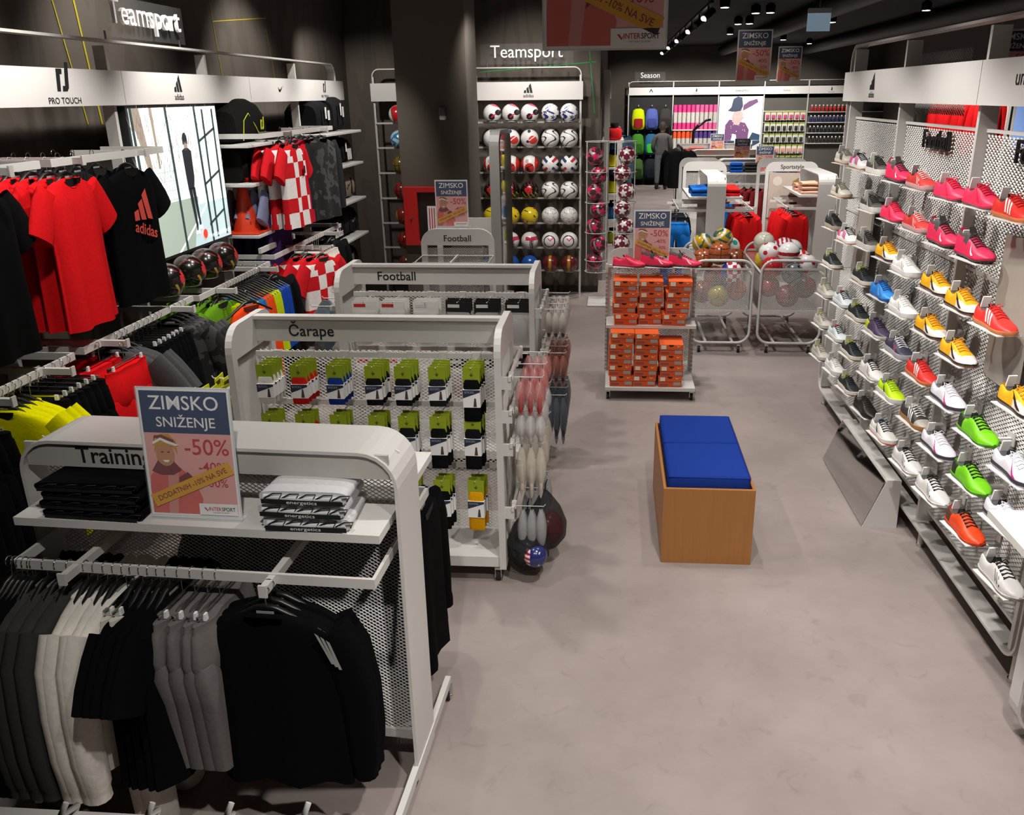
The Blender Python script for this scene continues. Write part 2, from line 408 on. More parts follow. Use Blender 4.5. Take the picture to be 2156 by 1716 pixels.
# shelves with bags and cones
for z in (2.17, 1.885, 1.50):
    B().bbox(6.49, 7.25, -.20, .22, z-.025, z, .005, 0, False).obj('shelf', [WHITE], LF)
for z in (2.165, 1.84, 1.47, 1.09, .72):
    B().bbox(8.35, 9.55, -.20, .22, z-.025, z, .005, 0, False).obj('shelf', [WHITE], LF)
B().box(6.49, 7.25, -.2, -.18, 1.36, 1.40).obj('shelf_bracket', [WHITE], LF)
B().box(1.6, 9.5, .1, .14, .02, .1).obj('plinth', [WHITE], LF)
# light-box screen with the footballer picture
t = thing('lightbox_screen', 'bright screen showing a footballer with a red ball by a metal gate', 'screen', (XF, 0, 0), pi/2)
y0, y1, z0, z1 = 5.24, 6.44, 1.52, 2.445
B().box(y0-.02, y1+.02, -.0, .05, z0-.02, z1+.015).obj('bezel', [mat('#26282a', .4)], t)
EM = 0.72
def em(h, k=1.0): return mat(h, .5, 0, 0, emit=EM*k)
pm = [em('#dfe9ea'), em('#2d3b3a'), em('#b9cfd2'), em('#20262b'), em('#f5fafa'), em('#e0402f'), em('#8d7f72'), em('#9aa79a')]
b = B(); yy = -.004
def R(u0, u1, v0, v1, mi, d):
    b.add([(y0+(y1-y0)*u, yy-d*.0012, z0+(z1-z0)*v) for u, v in ((u0, v0), (u1, v0), (u1, v1), (u0, v1))], [(0, 1, 2, 3)], mi)
def Pg(pts, mi, d):
    b.add([(y0+(y1-y0)*u, yy-d*.0012, z0+(z1-z0)*v) for u, v in pts], [tuple(range(len(pts)))], mi)
R(0, 1, 0, 1, 4, 0); R(0, 1, 0, .36, 2, 1); Pg([(0, .0), (.5, .0), (.62, .36), (0, .36)], 7, 1.5); Pg([(.3, .0), (.33, 0), (.75, .3), (.74, .31)], 4, 1.8); R(.08, .5, .36, .72, 0, 1); R(.62, 1, .3, .9, 0, 1)
for k in range(14): R(.02+k*.028, .024+k*.028, .0, .62, 7, 2)
for k in range(9): R(0, .42, .05+k*.065, .053+k*.065, 7, 2)
for u in (.0, .36, .70): Pg([(u, 1), (u+.025, 1), (u+.055, 0), (u+.03, 0)], 1, 3)
for u in (.80, .93): R(u, u+.022, .02, .98, 1, 3)
for v in (.12, .42, .74): Pg([(.72, v), (.95, v+.09), (.95, v+.11), (.72, v+.02)], 1, 3)
Pg([(.0, 1), (.1, 1), (.16, .55), (.12, .55)], 6, 2); Pg([(.2, 1), (.23, 1), (.24, .6), (.22, .6)], 6, 2)
for k in range(150):
    u = rnd(.0, 1); v = rnd(.5, .95); Pg([(u, v), (u+.006, v), (u+rnd(-.06, .06), v+rnd(.05, .15))], 6 if k % 3 else 7, 2)
# standing player (flat picture)
Pg([(.515, .74), (.545, .75), (.575, .74), (.57, .80), (.555, .825), (.53, .82), (.515, .79)], 3, 5); R(.525, .567, .70, .76, 6, 5)
Pg([(.49, .7), (.525, .715), (.567, .715), (.605, .69), (.6, .5), (.58, .42), (.51, .42), (.5, .55)], 3, 5)
Pg([(.48, .69), (.495, .7), (.5, .55), (.485, .5)], 4, 5); Pg([(.6, .7), (.62, .67), (.615, .48), (.6, .5)], 4, 5)
Pg([(.51, .43), (.55, .43), (.565, .16), (.555, .11), (.545, .11)], 3, 5); Pg([(.55, .43), (.59, .43), (.605, .16), (.598, .14), (.585, .15)], 3, 5)
R(.535, .575, .09, .115, 4, 6); R(.585, .615, .12, .15, 4, 6)
b.add([(y0+(y1-y0)*(.635+.028*cos(a)), yy-.009, z0+(z1-z0)*(.075+.036*sin(a))) for a in [k*pi/7 for k in range(14)]], [tuple(range(14))], 5)
b.text('THE HEART OF SPORT', .035, (y0+(y1-y0)*.84, yy-.01, z0+.03), (1, 0, 0), (0, 0, 1), 4)
b.obj('picture', pm, t)
# two raised department signs on clear plates
def dept_sign(text, o, rx, w, hgt, label, plate=True, size=.2):
    t = thing('department_sign', label, 'sign', o, math.atan2(rx[1], rx[0]))
    b = B(); b.box(0, w, .004, .010, -.03, hgt); b.obj('clear_plate', [GLASSY], t)
    b = B(); b.text(text, size, (w/2, -.02, .045), (1, 0, 0), (0, 0, 1), 0, .02, sx=.98); b.obj('letters', [PRINTW], t)
    for u in (.08, w-.08): B().cyl((u, .007, -.06), (u, .007, 0), .006, 6).obj('stand_pin', [STEEL], t)
dept_sign('Teamsport', (XF-.05, 5.16, 2.875), (0, 1), 1.08, .2, 'white letters reading Teamsport above the clothing wall rack')

# ------------------------------------------------------------------ shoe wall (local x = -world Y, local -y = world -x)
XS = 1.79
SW = thing('shoe_wall', 'tall white expanded-metal shoe display wall with brand fascia', 'display wall', (XS, 0, 0), -pi/2)
SP = (3.36, 4.6, 5.85, 7.04)
for y in SP:
    b = B(); b.box(-y-.014, -y+.014, .0, .09, .17, 2.79); b.obj('post', [WHITE], SW)
    b = B(); b.cyl((-y, .045, .015), (-y, .045, .15), .018, 10); b.cyl((-y, .045, 0), (-y, .045, .018), .024, 12, mi=1); b.obj('foot', [WHITE, CHROME], SW)
b = B(); b.band(rrect(-7.1, -3.3, .145, 2.81, .1, False)[::-1], -.01, .085, .014, closed=True); b.obj('frame_band', [WHITE], SW)
b = B(); b.box(-7.1, -7.05, .42, .5, .0, 2.4); b.box(-7.06, -1.2, .42, .44, .6, .64); b.obj('rear_frame', [WHITE], SW)
xs = -7.04
for i in range(3):
    a, c = SP[i], SP[i+1]
    for z0_, z1_ in ((.25, .95), (.97, 1.63), (1.65, 2.30)):
        O('mesh_panel', xmesh(c-a-.03, z1_-z0_, .040, .0215, .0064, .0034), SW, (-c+.016, .055, z0_))
    b = B()
    for z in (.235, .955, 1.635, 2.305): b.box(-c+.014, -a-.014, .045, .062, z, z+.016)
    b.obj('panel_edge', [WHITE], SW)
    O('mesh_panel', xmesh(c-a-.03, .4, .040, .0215, .0064, .0034), SW, (-c+.016, .40, 2.35)) if i == 2 else None
for y0_, y1_, lg in ((4.55, 7.13, (('stripes', 1836, .13),)), (1.3, 4.545, (('swoosh', 2200, .12),))):
    f = B().box(-y1_, -y0_, -.04, -.015, 2.432, 2.635).obj('fascia_panel', [WHITE2], SW)
    b = B()
    for kind, px, s in lg: fascia_logo(b, kind, (-onx(px, 190, XS-.04)[1], -.0425, 2.51), (1, 0, 0), s, 0)
    if y0_ < 4: b.text('umbro', .1, (-4.02, -.0425, 2.52), (1, 0, 0), (0, 0, 1), 0)
    b.obj('brand_logo', [INK], f)
for yy_ in (5.22, 3.98):
    t = thing('department_sign', 'black cut-out Football lettering on the mesh, %s' % ('above the pink shoes' if yy_ > 5 else 'above the striped red shoe'), 'sign', (XS+.03, yy_, 2.19), -pi/2)
    b = B(); b.text('Football', .145, (0, 0, 0), (1, 0, 0), (0, 0, 1), 0, .012, sx=.92, bold=.012); b.obj('letters', [BLACKP], t)
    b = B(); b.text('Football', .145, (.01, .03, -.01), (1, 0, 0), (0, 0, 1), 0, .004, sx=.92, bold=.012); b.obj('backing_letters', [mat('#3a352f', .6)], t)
# blank grey panels hung on the mesh
for (a, c, z0_, z1_), lb in (((3.665, 4.0, 1.25, 1.90), 'large blank grey panel hanging behind the striped red shoe'), ((6.03, 6.38, 1.25, 1.86), 'blank grey panel hanging behind the dark grey trainers')):
    t = thing('blank_board', lb, 'panel', (XS, 0, 0), -pi/2)
    B().box(-c, -a, -.035, -.02, z0_, z1_).obj('sheet', [mat('#a29a90', .6, 0, .06, 14)], t)
    B().box(-c+.05, -a-.05, -.02, .05, z1_-.06, z1_-.04).obj('hanger_bracket', [STEEL], t)
# slanted foot mirror
t = thing('foot_mirror', 'low slanted floor mirror in a white wedge box before the shoe wall', 'mirror', (0, 0, 0))
b = B(); b.prism([(1.56, 0), (1.765, 0), (1.757, .315), (1.675, .315)], 4.815, 5.85); b.obj('wedge_box', [WHITE], t)
b = B(); v = [(1.559, 4.82, .010), (1.559, 5.845, .010), (1.667, 5.845, .307), (1.667, 4.82, .307)]
b.add(v+[(x-.004, y, z+.001) for x, y, z in v], [(0, 1, 2, 3), (7, 6, 5, 4), (0, 4, 5, 1), (1, 5, 6, 2), (2, 6, 7, 3), (3, 7, 4, 0)]); b.obj('mirror_glass', [mat('#cfd2d2', .04, 1.0, 0)], t)
# ------------------------------------------------------------------ bench
t = thing('try_on_bench', 'beech box bench with two royal blue seat cushions', 'bench', (0.565, 4.84, 0), 0)
WOOD = mat('#a06a36', .5, 0, .18, 6)
wm = bpy.data.materials.new('beech'); wm.use_nodes = True
n_ = wm.node_tree.nodes; L_ = wm.node_tree.links; tc = n_.new('ShaderNodeTexCoord'); mp = n_.new('ShaderNodeMapping'); mp.inputs['Scale'].default_value = (30, 30, 1.2)
nz = n_.new('ShaderNodeTexNoise'); nz.inputs['Scale'].default_value = 2; nz.inputs['Detail'].default_value = 6; rr = n_.new('ShaderNodeValToRGB')
rr.color_ramp.elements[0].color = (*lin('#94602f'), 1); rr.color_ramp.elements[1].color = (*lin('#a8733d'), 1)
L_.new(tc.outputs['Object'], mp.inputs[0]); L_.new(mp.outputs[0], nz.inputs['Vector']); L_.new(nz.outputs['Fac'], rr.inputs[0]); L_.new(rr.outputs[0], n_['Principled BSDF'].inputs['Base Color']); n_['Principled BSDF'].inputs['Roughness'].default_value = .5
for nme, bx in (('front_panel', (-.25, .25, -.52, -.5, 0, .46)), ('back_panel', (-.25, .25, .48, .5, 0, .46)), ('side_panel', (-.25, -.235, -.5, .48, 0, .46)), ('side_panel', (.235, .25, -.5, .48, 0, .46)), ('seat_board', (-.235, .235, -.5, .48, .40, .42))):
    B().box(*bx).obj(nme, [wm], t)
BLUE = fab('#1b3480', .06)
for a, c in ((-.495, -.0), (.005, .475)):
    cu = thing('seat_cushion', 'royal blue fabric seat cushion, %s' % ('near the front end of the bench' if a < -.1 else 'at the end nearer the shoe boxes'), 'cushion', (0.565, 4.84, .422))
    B().bbox(-.225, .225, a, c, 0, .105, .02).obj('cushion_body', [BLUE], cu); 
    B().tube([(-.222, a+.003, .095), (.222, a+.003, .095), (.222, c-.003, .095), (-.222, c-.003, .095)], .003, 5, True).obj('piping', [BLUE], cu)
# ------------------------------------------------------------------ near table corner on the right
t = thing('display_table', 'white display table beside the shoe wall with rounded loop leg', 'table', (0, 0, 0))
b = B(); b.box(1.45, 2.3, 1.3, 3.06, .972, 1.0); b.obj('table_top', [WHITE2], t)
for y_ in (2.94, 1.5):
    b = B(); b.band(rrect(1.66, 2.25, .05, .97, .14)[::-1], y_, y_+.08, .012, closed=True); b.obj('loop_leg', [WHITE], t)
    caster(t, 1.78, y_+.04, 0, .018); caster(t, 2.13, y_+.04, 0, .018)
# ------------------------------------------------------------------ island racks
def arch_rack(label, loc, rz=0.0, W_=1.30, H_=1.39, D_=.25, sign=None, shelves=((-1, .245, 1.15), (1, .46, 1.15)), rails=((-1, .285, .98, (-.41, .29)), (1, .42, .98, (-.3, .3))), cell=(.024, .015), base=.42):
    t = thing('arch_rack', label, 'display rack', loc, rz); hw = W_/2
    B().band(rrect(-hw, hw, .03, H_, .13, True), -D_/2, D_/2, .012).obj('arch_band', [WHITE], t)
    O('mesh_panel', xmesh(W_-.03, H_-.2, cell[0], cell[1], .0028, .0015), t, (-hw+.015, 0, .17))
    b = B(); b.box(-hw+.012, hw-.012, -.012, .012, .13, .17); b.obj('cross_bar', [WHITE], t)
    f = B().box(-hw+.03, hw-.03, -D_/2+.012, -D_/2+.024, H_-.10, H_-.012).obj('sign_board', [mat('#b3b0aa', .5)], t)
    if sign:
        b = B(); b.text(sign, .085, (-hw+.36, -D_/2+.011, H_-.082), (1, 0, 0), (0, 0, 1), 0, 0, bold=.015); b.obj('lettering', [INK], f)
    for sd, d, z in shelves:
        b = B(); b.box(-hw+.035, hw-.035, min(sd*.015, sd*d), max(sd*.015, sd*d), z-.03, z); b.obj('shelf', [WHITE2], t)
    for sd, d, z, arms in rails: u_rail(t, -hw+.045, hw-.045, sd*.0, sd*d, z, arms) if sd < 0 else u_rail(t, -hw+.045, hw-.045, 0, d, z, arms)
    for sx in (-1, 1):
        x = sx*(hw-.008)
        B().box(x-.012, x+.012, -base, base, .06, .10).obj('foot_runner', [WHITE], t)
        caster(t, x, -base+.03, 0, .024); caster(t, x, base-.03, 0, .024)
    return t
arch_rack('white arched Training rack with mesh back, shelf and hanging rail', (-1.375, 2.72, 0), math.radians(-2.6), W_=1.37, sign='Training')

def plate_frame(b, y0, y1, z0, z1, r, bw, top, x0, x1, ax='x'):
    P = rrect(y0, y1, z1-top, z1, r, True)
    b.prism(P, x0, x1, 0, ax); b.prism([(y0, z0), (y0+bw, z0), (y0+bw, z1-top), (y0, z1-top)], x0, x1, 0, ax)
    b.prism([(y1-bw, z0), (y1, z0), (y1, z1-top), (y1-bw, z1-top)], x0, x1, 0, ax); b.prism([(y0+bw, z0), (y1-bw, z0), (y1-bw, z0+bw), (y0+bw, z0+bw)], x0, x1, 0, ax)
def gondola(label, loc, W_, D_, H_, sign, rows, rz=0.0, cy=.05):
    t = thing('gondola', label, 'display rack', loc, rz); hw, hd = W_/2, D_/2
    for sx in (-1, 1):
        x0, x1 = (-hw, -hw+.035) if sx < 0 else (hw-.035, hw)
        b = B(); plate_frame(b, -hd, hd, .09, H_, .13, .055, .17, x0, x1); e = b.obj('end_frame', [WHITE], t)
        me = O('mesh_infill', xmesh(D_-.11, H_-.32, .018, .012, .0036, .002), e, ((x0+x1)/2, -hd+.055, .145), pi/2)
    f = B(); f.box(-hw+.035, hw-.035, cy-.012, cy+.012, H_-.145, H_-.022); f.box(-hw+.035, hw-.035, cy-.03, cy+.03, H_-.022, H_-.004); f = f.obj('sign_board', [WHITE], t)
    B().text(sign, .085, (-hw+.34, cy-.0135, H_-.115), (1, 0, 0), (0, 0, 1), 0, 0, bold=.012).obj('lettering', [INK], f)
    O('mesh_panel', xmesh(W_-.08, H_-.36, .030, .019, .0032, .002), t, (-hw+.04, cy, .17))
    for z, xs_, ln in rows:
        bar = B().box(-hw+.035, hw-.035, cy-.05, cy-.035, z, z+.028).obj('hook_bar', [WHITE], t)
        for x in xs_:
            b = B(); b.box(x-.022, x+.022, cy-.056, cy-.03, z-.004, z+.034); b.tube([(x, cy-.05, z+.004), (x, cy-.05-ln, z+.004), (x, cy-.06-ln, z+.014)], .003, 5); b.obj('hook', [WHITE], bar)
    B().box(-hw+.035, hw-.035, -hd+.01, hd-.01, .10, .16).obj('base_deck', [WHITE2], t)
    for sx in (-1, 1):
        for sy in (-1, 1): caster(t, sx*(hw-.05), sy*(hd-.05), 0, .03)
    return t
def end_hooks(t, hw, hd, rows, n=4, ln=.15):
    for z in rows:
        br = B(); br.box(hw, hw+.05, -hd+.005, -hd+.02, z-.045, z+.02); br.box(hw, hw+.05, hd-.02, hd-.005, z-.045, z+.02); br.box(hw+.035, hw+.05, -hd, hd, z, z+.025)
        bo = br.obj('end_bar', [WHITE], t)
        for k in range(n):
            y = -hd+.06+(2*hd-.12)*k/(n-1)
            b = B(); b.box(hw+.032, hw+.056, y-.02, y+.02, z-.004, z+.03); b.tube([(hw+.05, y, z+.006), (hw+.05+ln, y, z+.006), (hw+.06+ln, y, z+.018)], .003, 5); b.obj('hook', [WHITE], bo)
CAX = [-.60+.185*k for k in range(7)]
CAX = [-.545, -.365, -.175, .025, .185, .355, .535]
G1 = gondola('white sock gondola headed Carape between the other islands', (-1.23, 4.32, 0), 1.40, .57, 1.41, 'Čarape', ((1.19, CAX, .2), (.92, CAX, .2), (.56, CAX, .2)))
end_hooks(G1, .70, .285, (1.16, .98, .80, .44), 3)
FBX = [-.5, -.3, -.08, .14, .34, .55]
G2 = gondola('white gondola headed Football with bagged shin guards', (-1.155, 5.80, 0), 1.33, .62, 1.41, 'Football', ((1.19, FBX, .22), (.8, FBX, .2)))
end_hooks(G2, .665, .31, (1.16, .86, .56), 4)
# small end stand with wire basket
t = thing('basket_stand', 'small rounded Football stand with a wire dump basket', 'display rack', (-1.32, 7.42, 0))
b = B(); plate_frame(b, -.32, .32, .08, 1.42, .13, .05, .14, -.02, .02, 'y'); b.obj('end_frame', [WHITE], t)
b = B(); plate_frame(b, -.32, .32, .08, 1.42, .13, .05, .14, .68, .72, 'y'); b.obj('end_frame', [WHITE], t)
b = B(); b.box(-.3, .3, .0, .7, .1, .14); b.obj('base_deck', [WHITE2], t)
B().text('Football', .075, (-.0, -.0215, 1.315), (1, 0, 0), (0, 0, 1), 0, 0, bold=.012).obj('lettering', [INK], t)
O('mesh_panel', xmesh(.54, 1.1, .024, .015, .004, .002), t, (-.27, 0, .16))
b = B(); bz = 1.19
for z, e in ((bz, 0), (bz-.14, .03)): b.tube([(-.31+e, -.02, z), (.31-e, -.02, z), (.31-e, -.42+e, z), (-.31+e, -.42+e, z)], .006, 6, True)
b.box(-.31, .31, -.43, -.42, bz-.02, bz+.015); b.box(-.006, .006, -.42, -.02, bz-.01, bz+.012)
bk = b.obj('wire_basket', [WHITE], t)
O('basket_mesh', xmesh(.58, .14, .024, .015, .004, .002), bk, (-.29, -.415, bz-.145))
b = B()
for k in range(24): b.tube([(-.29+k*.0252, -.40, bz-.14), (-.29+k*.0252, -.02, bz-.14)], .002, 4)
for k in range(16): b.tube([(-.29, -.40+k*.025, bz-.14), (.29, -.40+k*.025, bz-.14)], .002, 4)
tag(b.obj('basket_floor', [WHITE], bk), kind='stuff')
for sx in (-.27, .27): caster(t, sx, .03, 0, .028); caster(t, sx, .67, 0, .028)
# tall standing mirror seen nearly edge-on
t = thing('standing_mirror', 'tall freestanding mirror with grey rounded frame by the ball rack', 'mirror', (-1.0, 8.35, 0), math.radians(86))
b = B(); b.prism(rrect(-.3, .3, .04, 2.2, .13), -.0, .09); b.obj('mirror_body', [mat('#8f8d89', .45)], t)
b = B(); b.prism(rrect(-.27, .27, .3, 2.16, .1), -.006, -.001); b.obj('mirror_glass', [mat('#b9bcbc', .04, 1.0, 0)], t)
b = B(); b.box(-.3, .3, -.2, .25, 0, .04); b.obj('base_plate', [WHITE], t)
# ------------------------------------------------------------------ shoe box stand
BS = thing('shoe_box_stand', 'white rolling stand stacked with orange shoe boxes', 'display stand', (.36, 7.55, 0))
b = B(); plate_frame(b, -.385, .385, .09, 1.24, .12, .03, .14, -.012, .012, 'y'); b.obj('back_frame', [WHITE], BS)
O('mesh_panel', xmesh(.71, .98, .03, .019, .005, .002), BS, (-.355, 0, .12))
for sx in (-1, 1):
    b = B(); b.box(sx*.385-.01, sx*.385+.01, -.03, .03, .08, 1.1)
    for k in range(24): b.box(sx*.385-.011, sx*.385+.011, -.034, -.030, .14+k*.038, .155+k*.038, 1)
    b.obj('slotted_upright', [WHITE, GREYP], BS)
B().bbox(-.385, .385, -.33, -.012, .60, .632, .004, 0, False).obj('shelf', [WHITE], BS)
B().bbox(-.385, .385, -.50, .3, .09, .125, .004, 0, False).obj('base_deck', [WHITE], BS)
B().box(-.37, .37, -.06, -.02, 1.08, 1.1).obj('shoe_rail', [WHITE], BS)
for sx in (-1, 1):
    for y in (-.44, .24): caster(BS, sx*.36, y, 0, .03)
# ------------------------------------------------------------------ ball carts
def cart(x0, x1, label):
    t = thing('ball_cart', label, 'ball cart', ((x0+x1)/2, 8.6, 0)); hw = (x1-x0)/2
    for y in (0, 1.15):
        P = [(a, y, c) for a, c in rrect(-hw, hw, .1, .94, .12)]; B().tube(P, .014, 8, True).obj('tube_loop', [WHITE], t)
        b = B(); b.box(-hw+.01, hw-.01, y-.006, y+.006, .845, .865); b.box(-hw+.01, hw-.01, y-.006, y+.006, .42, .44); fr = b.obj('end_rail', [WHITE], t)
        O('mesh_panel', xmesh(2*hw-.03, .41, .026, .016, .0024, .0015), t, (-hw+.015, y, .438))
    for sx in (-1, 1):
        b = B(); b.tube([(sx*(hw-.01), 0, .80), (sx*(hw-.01), 1.15, .80)], .012, 8); b.box(sx*(hw-.012)-.006, sx*(hw-.012)+.006, 0, 1.15, .42, .44); b.obj('side_rail', [WHITE], t)
        O('mesh_panel', xmesh(1.13, .37, .026, .016, .0024, .0015), t, (sx*(hw-.012), .01, .435), pi/2)
        b = B(); b.box(sx*hw*.45-.012, sx*hw*.45+.012, 0, 1.15, .10, .115); b.obj('floor_bar', [WHITE], t)
        for y in (0, 1.15): caster(t, sx*(hw-.1), y, 0, .032)
    O('mesh_floor', xmesh(2*hw-.03, 1.13, .026, .016, .0024, .0015), t, (-hw+.015, .01, .43)).rotation_euler = (-pi/2, 0, 0)
    return t
cart(.82, 1.42, 'white wire ball cart with basketballs beside the shoe boxes'); cart(1.50, 2.12, 'white wire ball cart heaped with white footballs beside the shoe wall')
# ------------------------------------------------------------------ ball wall
YR = 11.05
BW = thing('ball_rack', 'white wall rack of balls with a brand fascia on the back wall', 'display rack', (0, YR, 0))
BX = (-2.93, -1.665, -.39)
for x in BX: B().box(x-.012, x+.012, 0, .06, 0, 2.72).obj('post', [WHITE], BW)
b = B(); b.band(rrect(BX[0]-.012, BX[2]+.012, 2.6, 2.815, .09, True), -.005, .06, .013); b.obj('top_bar', [WHITE], BW)
for x0, x1 in ((BX[0]-.03, BX[1]-.003), (BX[1]+.003, BX[2]+.03)):
    f = B().box(x0, x1, -.035, -.015, 2.44, 2.648).obj('fascia_panel', [WHITE2], BW)
    if x0 > -2: b = B(); fascia_logo(b, 'stripes', (ony(1113, 190, YR)[0], -.037, 2.52), (1, 0, 0), .13, 0); b.obj('brand_logo', [INK], f)
ROWY = (258, 311, 365, 419, 472, 524, 572)
ROWZ = [ony(1120, y_, YR-.09)[2] for y_ in ROWY]
for z in ROWZ:
    for i in range(2):
        B().box(BX[i], BX[i+1], -.02, .0, z-.008, z+.012).obj('ball_rail', [WHITE], BW)
dept_sign('Teamsport', (-1.60, YR+.02, 2.875), (1, 0), 1.12, .2, 'white letters reading Teamsport above the ball rack')
# ------------------------------------------------------------------ wire ball tubes
YT = 10.72
TS = thing('ball_tube_stand', 'white stand with two tall wire tubes of starry footballs', 'display stand', (0, YT, 0))
TX = (ony(1256, 440, YT)[0], ony(1314, 440, YT)[0])
b = B(); b.box(.06, .12, .02, .06, 0.03, 1.98); b.obj('post', [WHITE], TS)
B().bbox(-.28, .35, -.18, .3, 0, .03, .012).obj('base_plate', [WHITE], TS)
for i, tx in enumerate(TX):
    b = B(); zb = .42
    for z in (1.97, 1.62, 1.26, .90, .56, zb): b.tube([(tx+.14*cos(a), .14*sin(a), z) for a in [k*pi/8 for k in range(16)]], .0045, 5, True)
    for a in (-2.6, -.55, .55, 2.6): b.tube([(tx+.14*cos(a), .14*sin(a), zb), (tx+.14*cos(a), .14*sin(a), 1.97)], .0045, 5)
    b.tube([(tx-.14, 0, zb), (tx+.14, 0, zb)], .0045, 5); b.tube([(tx, -.14, zb), (tx, .14, zb)], .0045, 5)
    b.tube([(tx, .14, 1.97), (.09, .03, 1.97)], .005, 5); b.tube([(tx, .14, .9), (.09, .03, .9)], .005, 5)
    b.obj('wire_tube', [WHITE], TS)
# ------------------------------------------------------------------ balls
_ico = bmesh.new(); bmesh.ops.create_icosphere(_ico, subdivisions=5, radius=1.0)
_IV = [tuple(v.co) for v in _ico.verts]; _IF = [tuple(v.index for v in f.verts) for f in _ico.faces]; _ico.free()
_IC = np.array([np.mean([_IV[i] for i in f], axis=0) for f in _IF]); _IC /= np.linalg.norm(_IC, axis=1)[:, None]
g_ = (1+5**.5)/2
V12 = np.array([v for a in (-1, 1) for c in (-g_, g_) for v in ((0, a, c), (a, c, 0), (c, 0, a))]); V12 /= np.linalg.norm(V12, axis=1)[:, None]
rot_ = np.array(Matrix.Rotation(.5, 3, 'X') @ Matrix.Rotation(.9, 3, 'Z')); V12 = V12 @ rot_.T
def pat_star(n, r0=.2, r1=.5):
    d = n @ V12.T; k = d.argmax(1); out = np.zeros(len(n), int); ang = np.arccos(np.clip(d.max(1), -1, 1))
    for i in range(12):
        s_ = k == i; c = V12[i]; o = V12[np.argsort(-(V12 @ c))[1]]; e1 = o-c*(o@c); e1 /= np.linalg.norm(e1); e2 = np.cross(c, e1)
        ph = np.arctan2(n[s_] @ e2, n[s_] @ e1); u = np.abs(((ph/(2*pi/5)+.5) % 1)-.5)*2
        out[s_] = (ang[s_] < (r1*(1-u)+r0*u)).astype(int)
    return out
def pat_pent(n, r=.36): return ((n @ V12.T).max(1) > cos(r)).astype(int)
def pat_seam(n, w=.04):
    D = np.sort(n @ V12.T, 1); return ((D[:, -1]-D[:, -2]) < w).astype(int)
def ball_mesh(name, mats, fn, r=.109):
    me = bpy.data.meshes.new(name); me.from_pydata([(x*r, y*r, z*r) for x, y, z in _IV], [], _IF)
    for x in mats: me.materials.append(x)
    me.polygons.foreach_set('material_index', fn(_IC).astype(int)); me.polygons.foreach_set('use_smooth', [True]*len(_IF)); me.update(); return me
def gl(h): return mat(h, .22, 0, .04, 20, coat=.4)
N = np.sin
BM = {}
def swz(n): return n[:, 0], n[:, 1], n[:, 2]
def f_patch(n):          # white, big dark patch, red flash (front is -Y)
    x, y, z = swz(n); o = np.zeros(len(n), int)
    o[(x*.3+z*.95 > .82)] = 2; o[(np.hypot(x-.05, z+.35) < .34) & (y < 0)] = 1; o[(np.hypot(x-.72, z-.1) < .3) & (y < 0.2)] = 1
    o[(np.abs(z+.35-(x-.05)*.6) < .07) & (np.abs(x-.25) < .3) & (y < 0)] = 2; o[(z < -.72)] = 1; return o
def f_swirl(n):
    x, y, z = swz(n); o = np.zeros(len(n), int); o[(np.sin(5*x+3*np.sin(4*z)) > .45)] = 1; o[(np.sin(5*z-4*x+2*y) > .8)] = 2; return o
def f_bigred(n):
    x, y, z = swz(n); o = np.zeros(len(n), int); o[(np.hypot(x-.42, z+.12) < .46) & (y < .1)] = 1
    o[(np.abs(z-.1-(x-.4)*.75) < .06) & (np.hypot(x-.42, z+.12) < .46)] = 0; o[(np.hypot(x+.15, z+.28) < .16) & (y < 0)] = 2; o[(np.hypot(x, z-.8) < .18) & (y < .3)] = 3; return o
def f_reddark(n):
    x, y, z = swz(n); o = np.zeros(len(n), int); o[(np.abs(x) > .62)] = 1; o[(np.hypot(x-.05, z+.3) < .52) & (y < .1)] = 1; o[(np.hypot(x+.1, z+.52) < .2) & (y < 0)] = 2
    o[(np.abs(z-.45*x+.18) < .05) & (np.abs(x) < .45) & (y < 0)] = 2; o[(np.hypot(x+.2, z-.4) < .22) & (y < 0)] = 3; return o
def f_graffiti(n):
    x, y, z = swz(n); o = np.zeros(len(n), int); o[(z < -.1) & (np.sin(13*x+9*z) > .72)] = 3; o[(z > .55) & (np.sin(17*x+5*y) > .6)] = 2; o[(np.hypot(x+.05, z-.12) < .45) & (y < 0) & (np.sin(14*x)*np.sin(11*z) > -.55)] = 1; return o
def f_wave(n):
    x, y, z = swz(n); return (np.abs(np.sin(3.2*x+1.9*np.sin(3.5*z+2*y))-.15) < .30).astype(int)
def f_cross(n):
    x, y, z = swz(n); o = np.zeros(len(n), int); a = (x+z)*.707; c = (x-z)*.707
    o[(np.abs(a) > .42) & (np.abs(c) < .16)] = 1; o[(np.abs(c) > .42) & (np.abs(a) < .16)] = 2; o[(np.abs(a) > .5) & (np.abs(c) > .45)] = 3; return o
def f_ring(n):
    x, y, z = swz(n); o = np.zeros(len(n), int); q = np.hypot(x+.05, z-.05); o[(np.abs(q-.62) < .06) & (y < 0)] = 1
    o[(np.abs(z-.12-np.abs(x-.05)*.9) < .08) & (x > -.22) & (x < .42) & (y < 0)] = 2; return o
def f_side(n):
    x, y, z = swz(n); o = np.zeros(len(n), int); o[(np.abs(x-.3) < .22) & (np.abs(np.sin(14*x)) > .4) & (y < 0)] = 1; o[(z > .45) & (np.abs(x) < .7)] = 2 if False else 0; o[(np.abs(z-.35) < .2) & (x > -.4)] = 2; return o
def f_basket(n):
    x, y, z = swz(n); o = ((np.abs(x) < .03) | (np.abs(z) < .03)).astype(int); o[np.abs(np.hypot(x-.95, y*.0)-.45) < .03] = 1; o[np.abs(np.hypot(x+.95, y*.0)-.45) < .03] = 1; return o
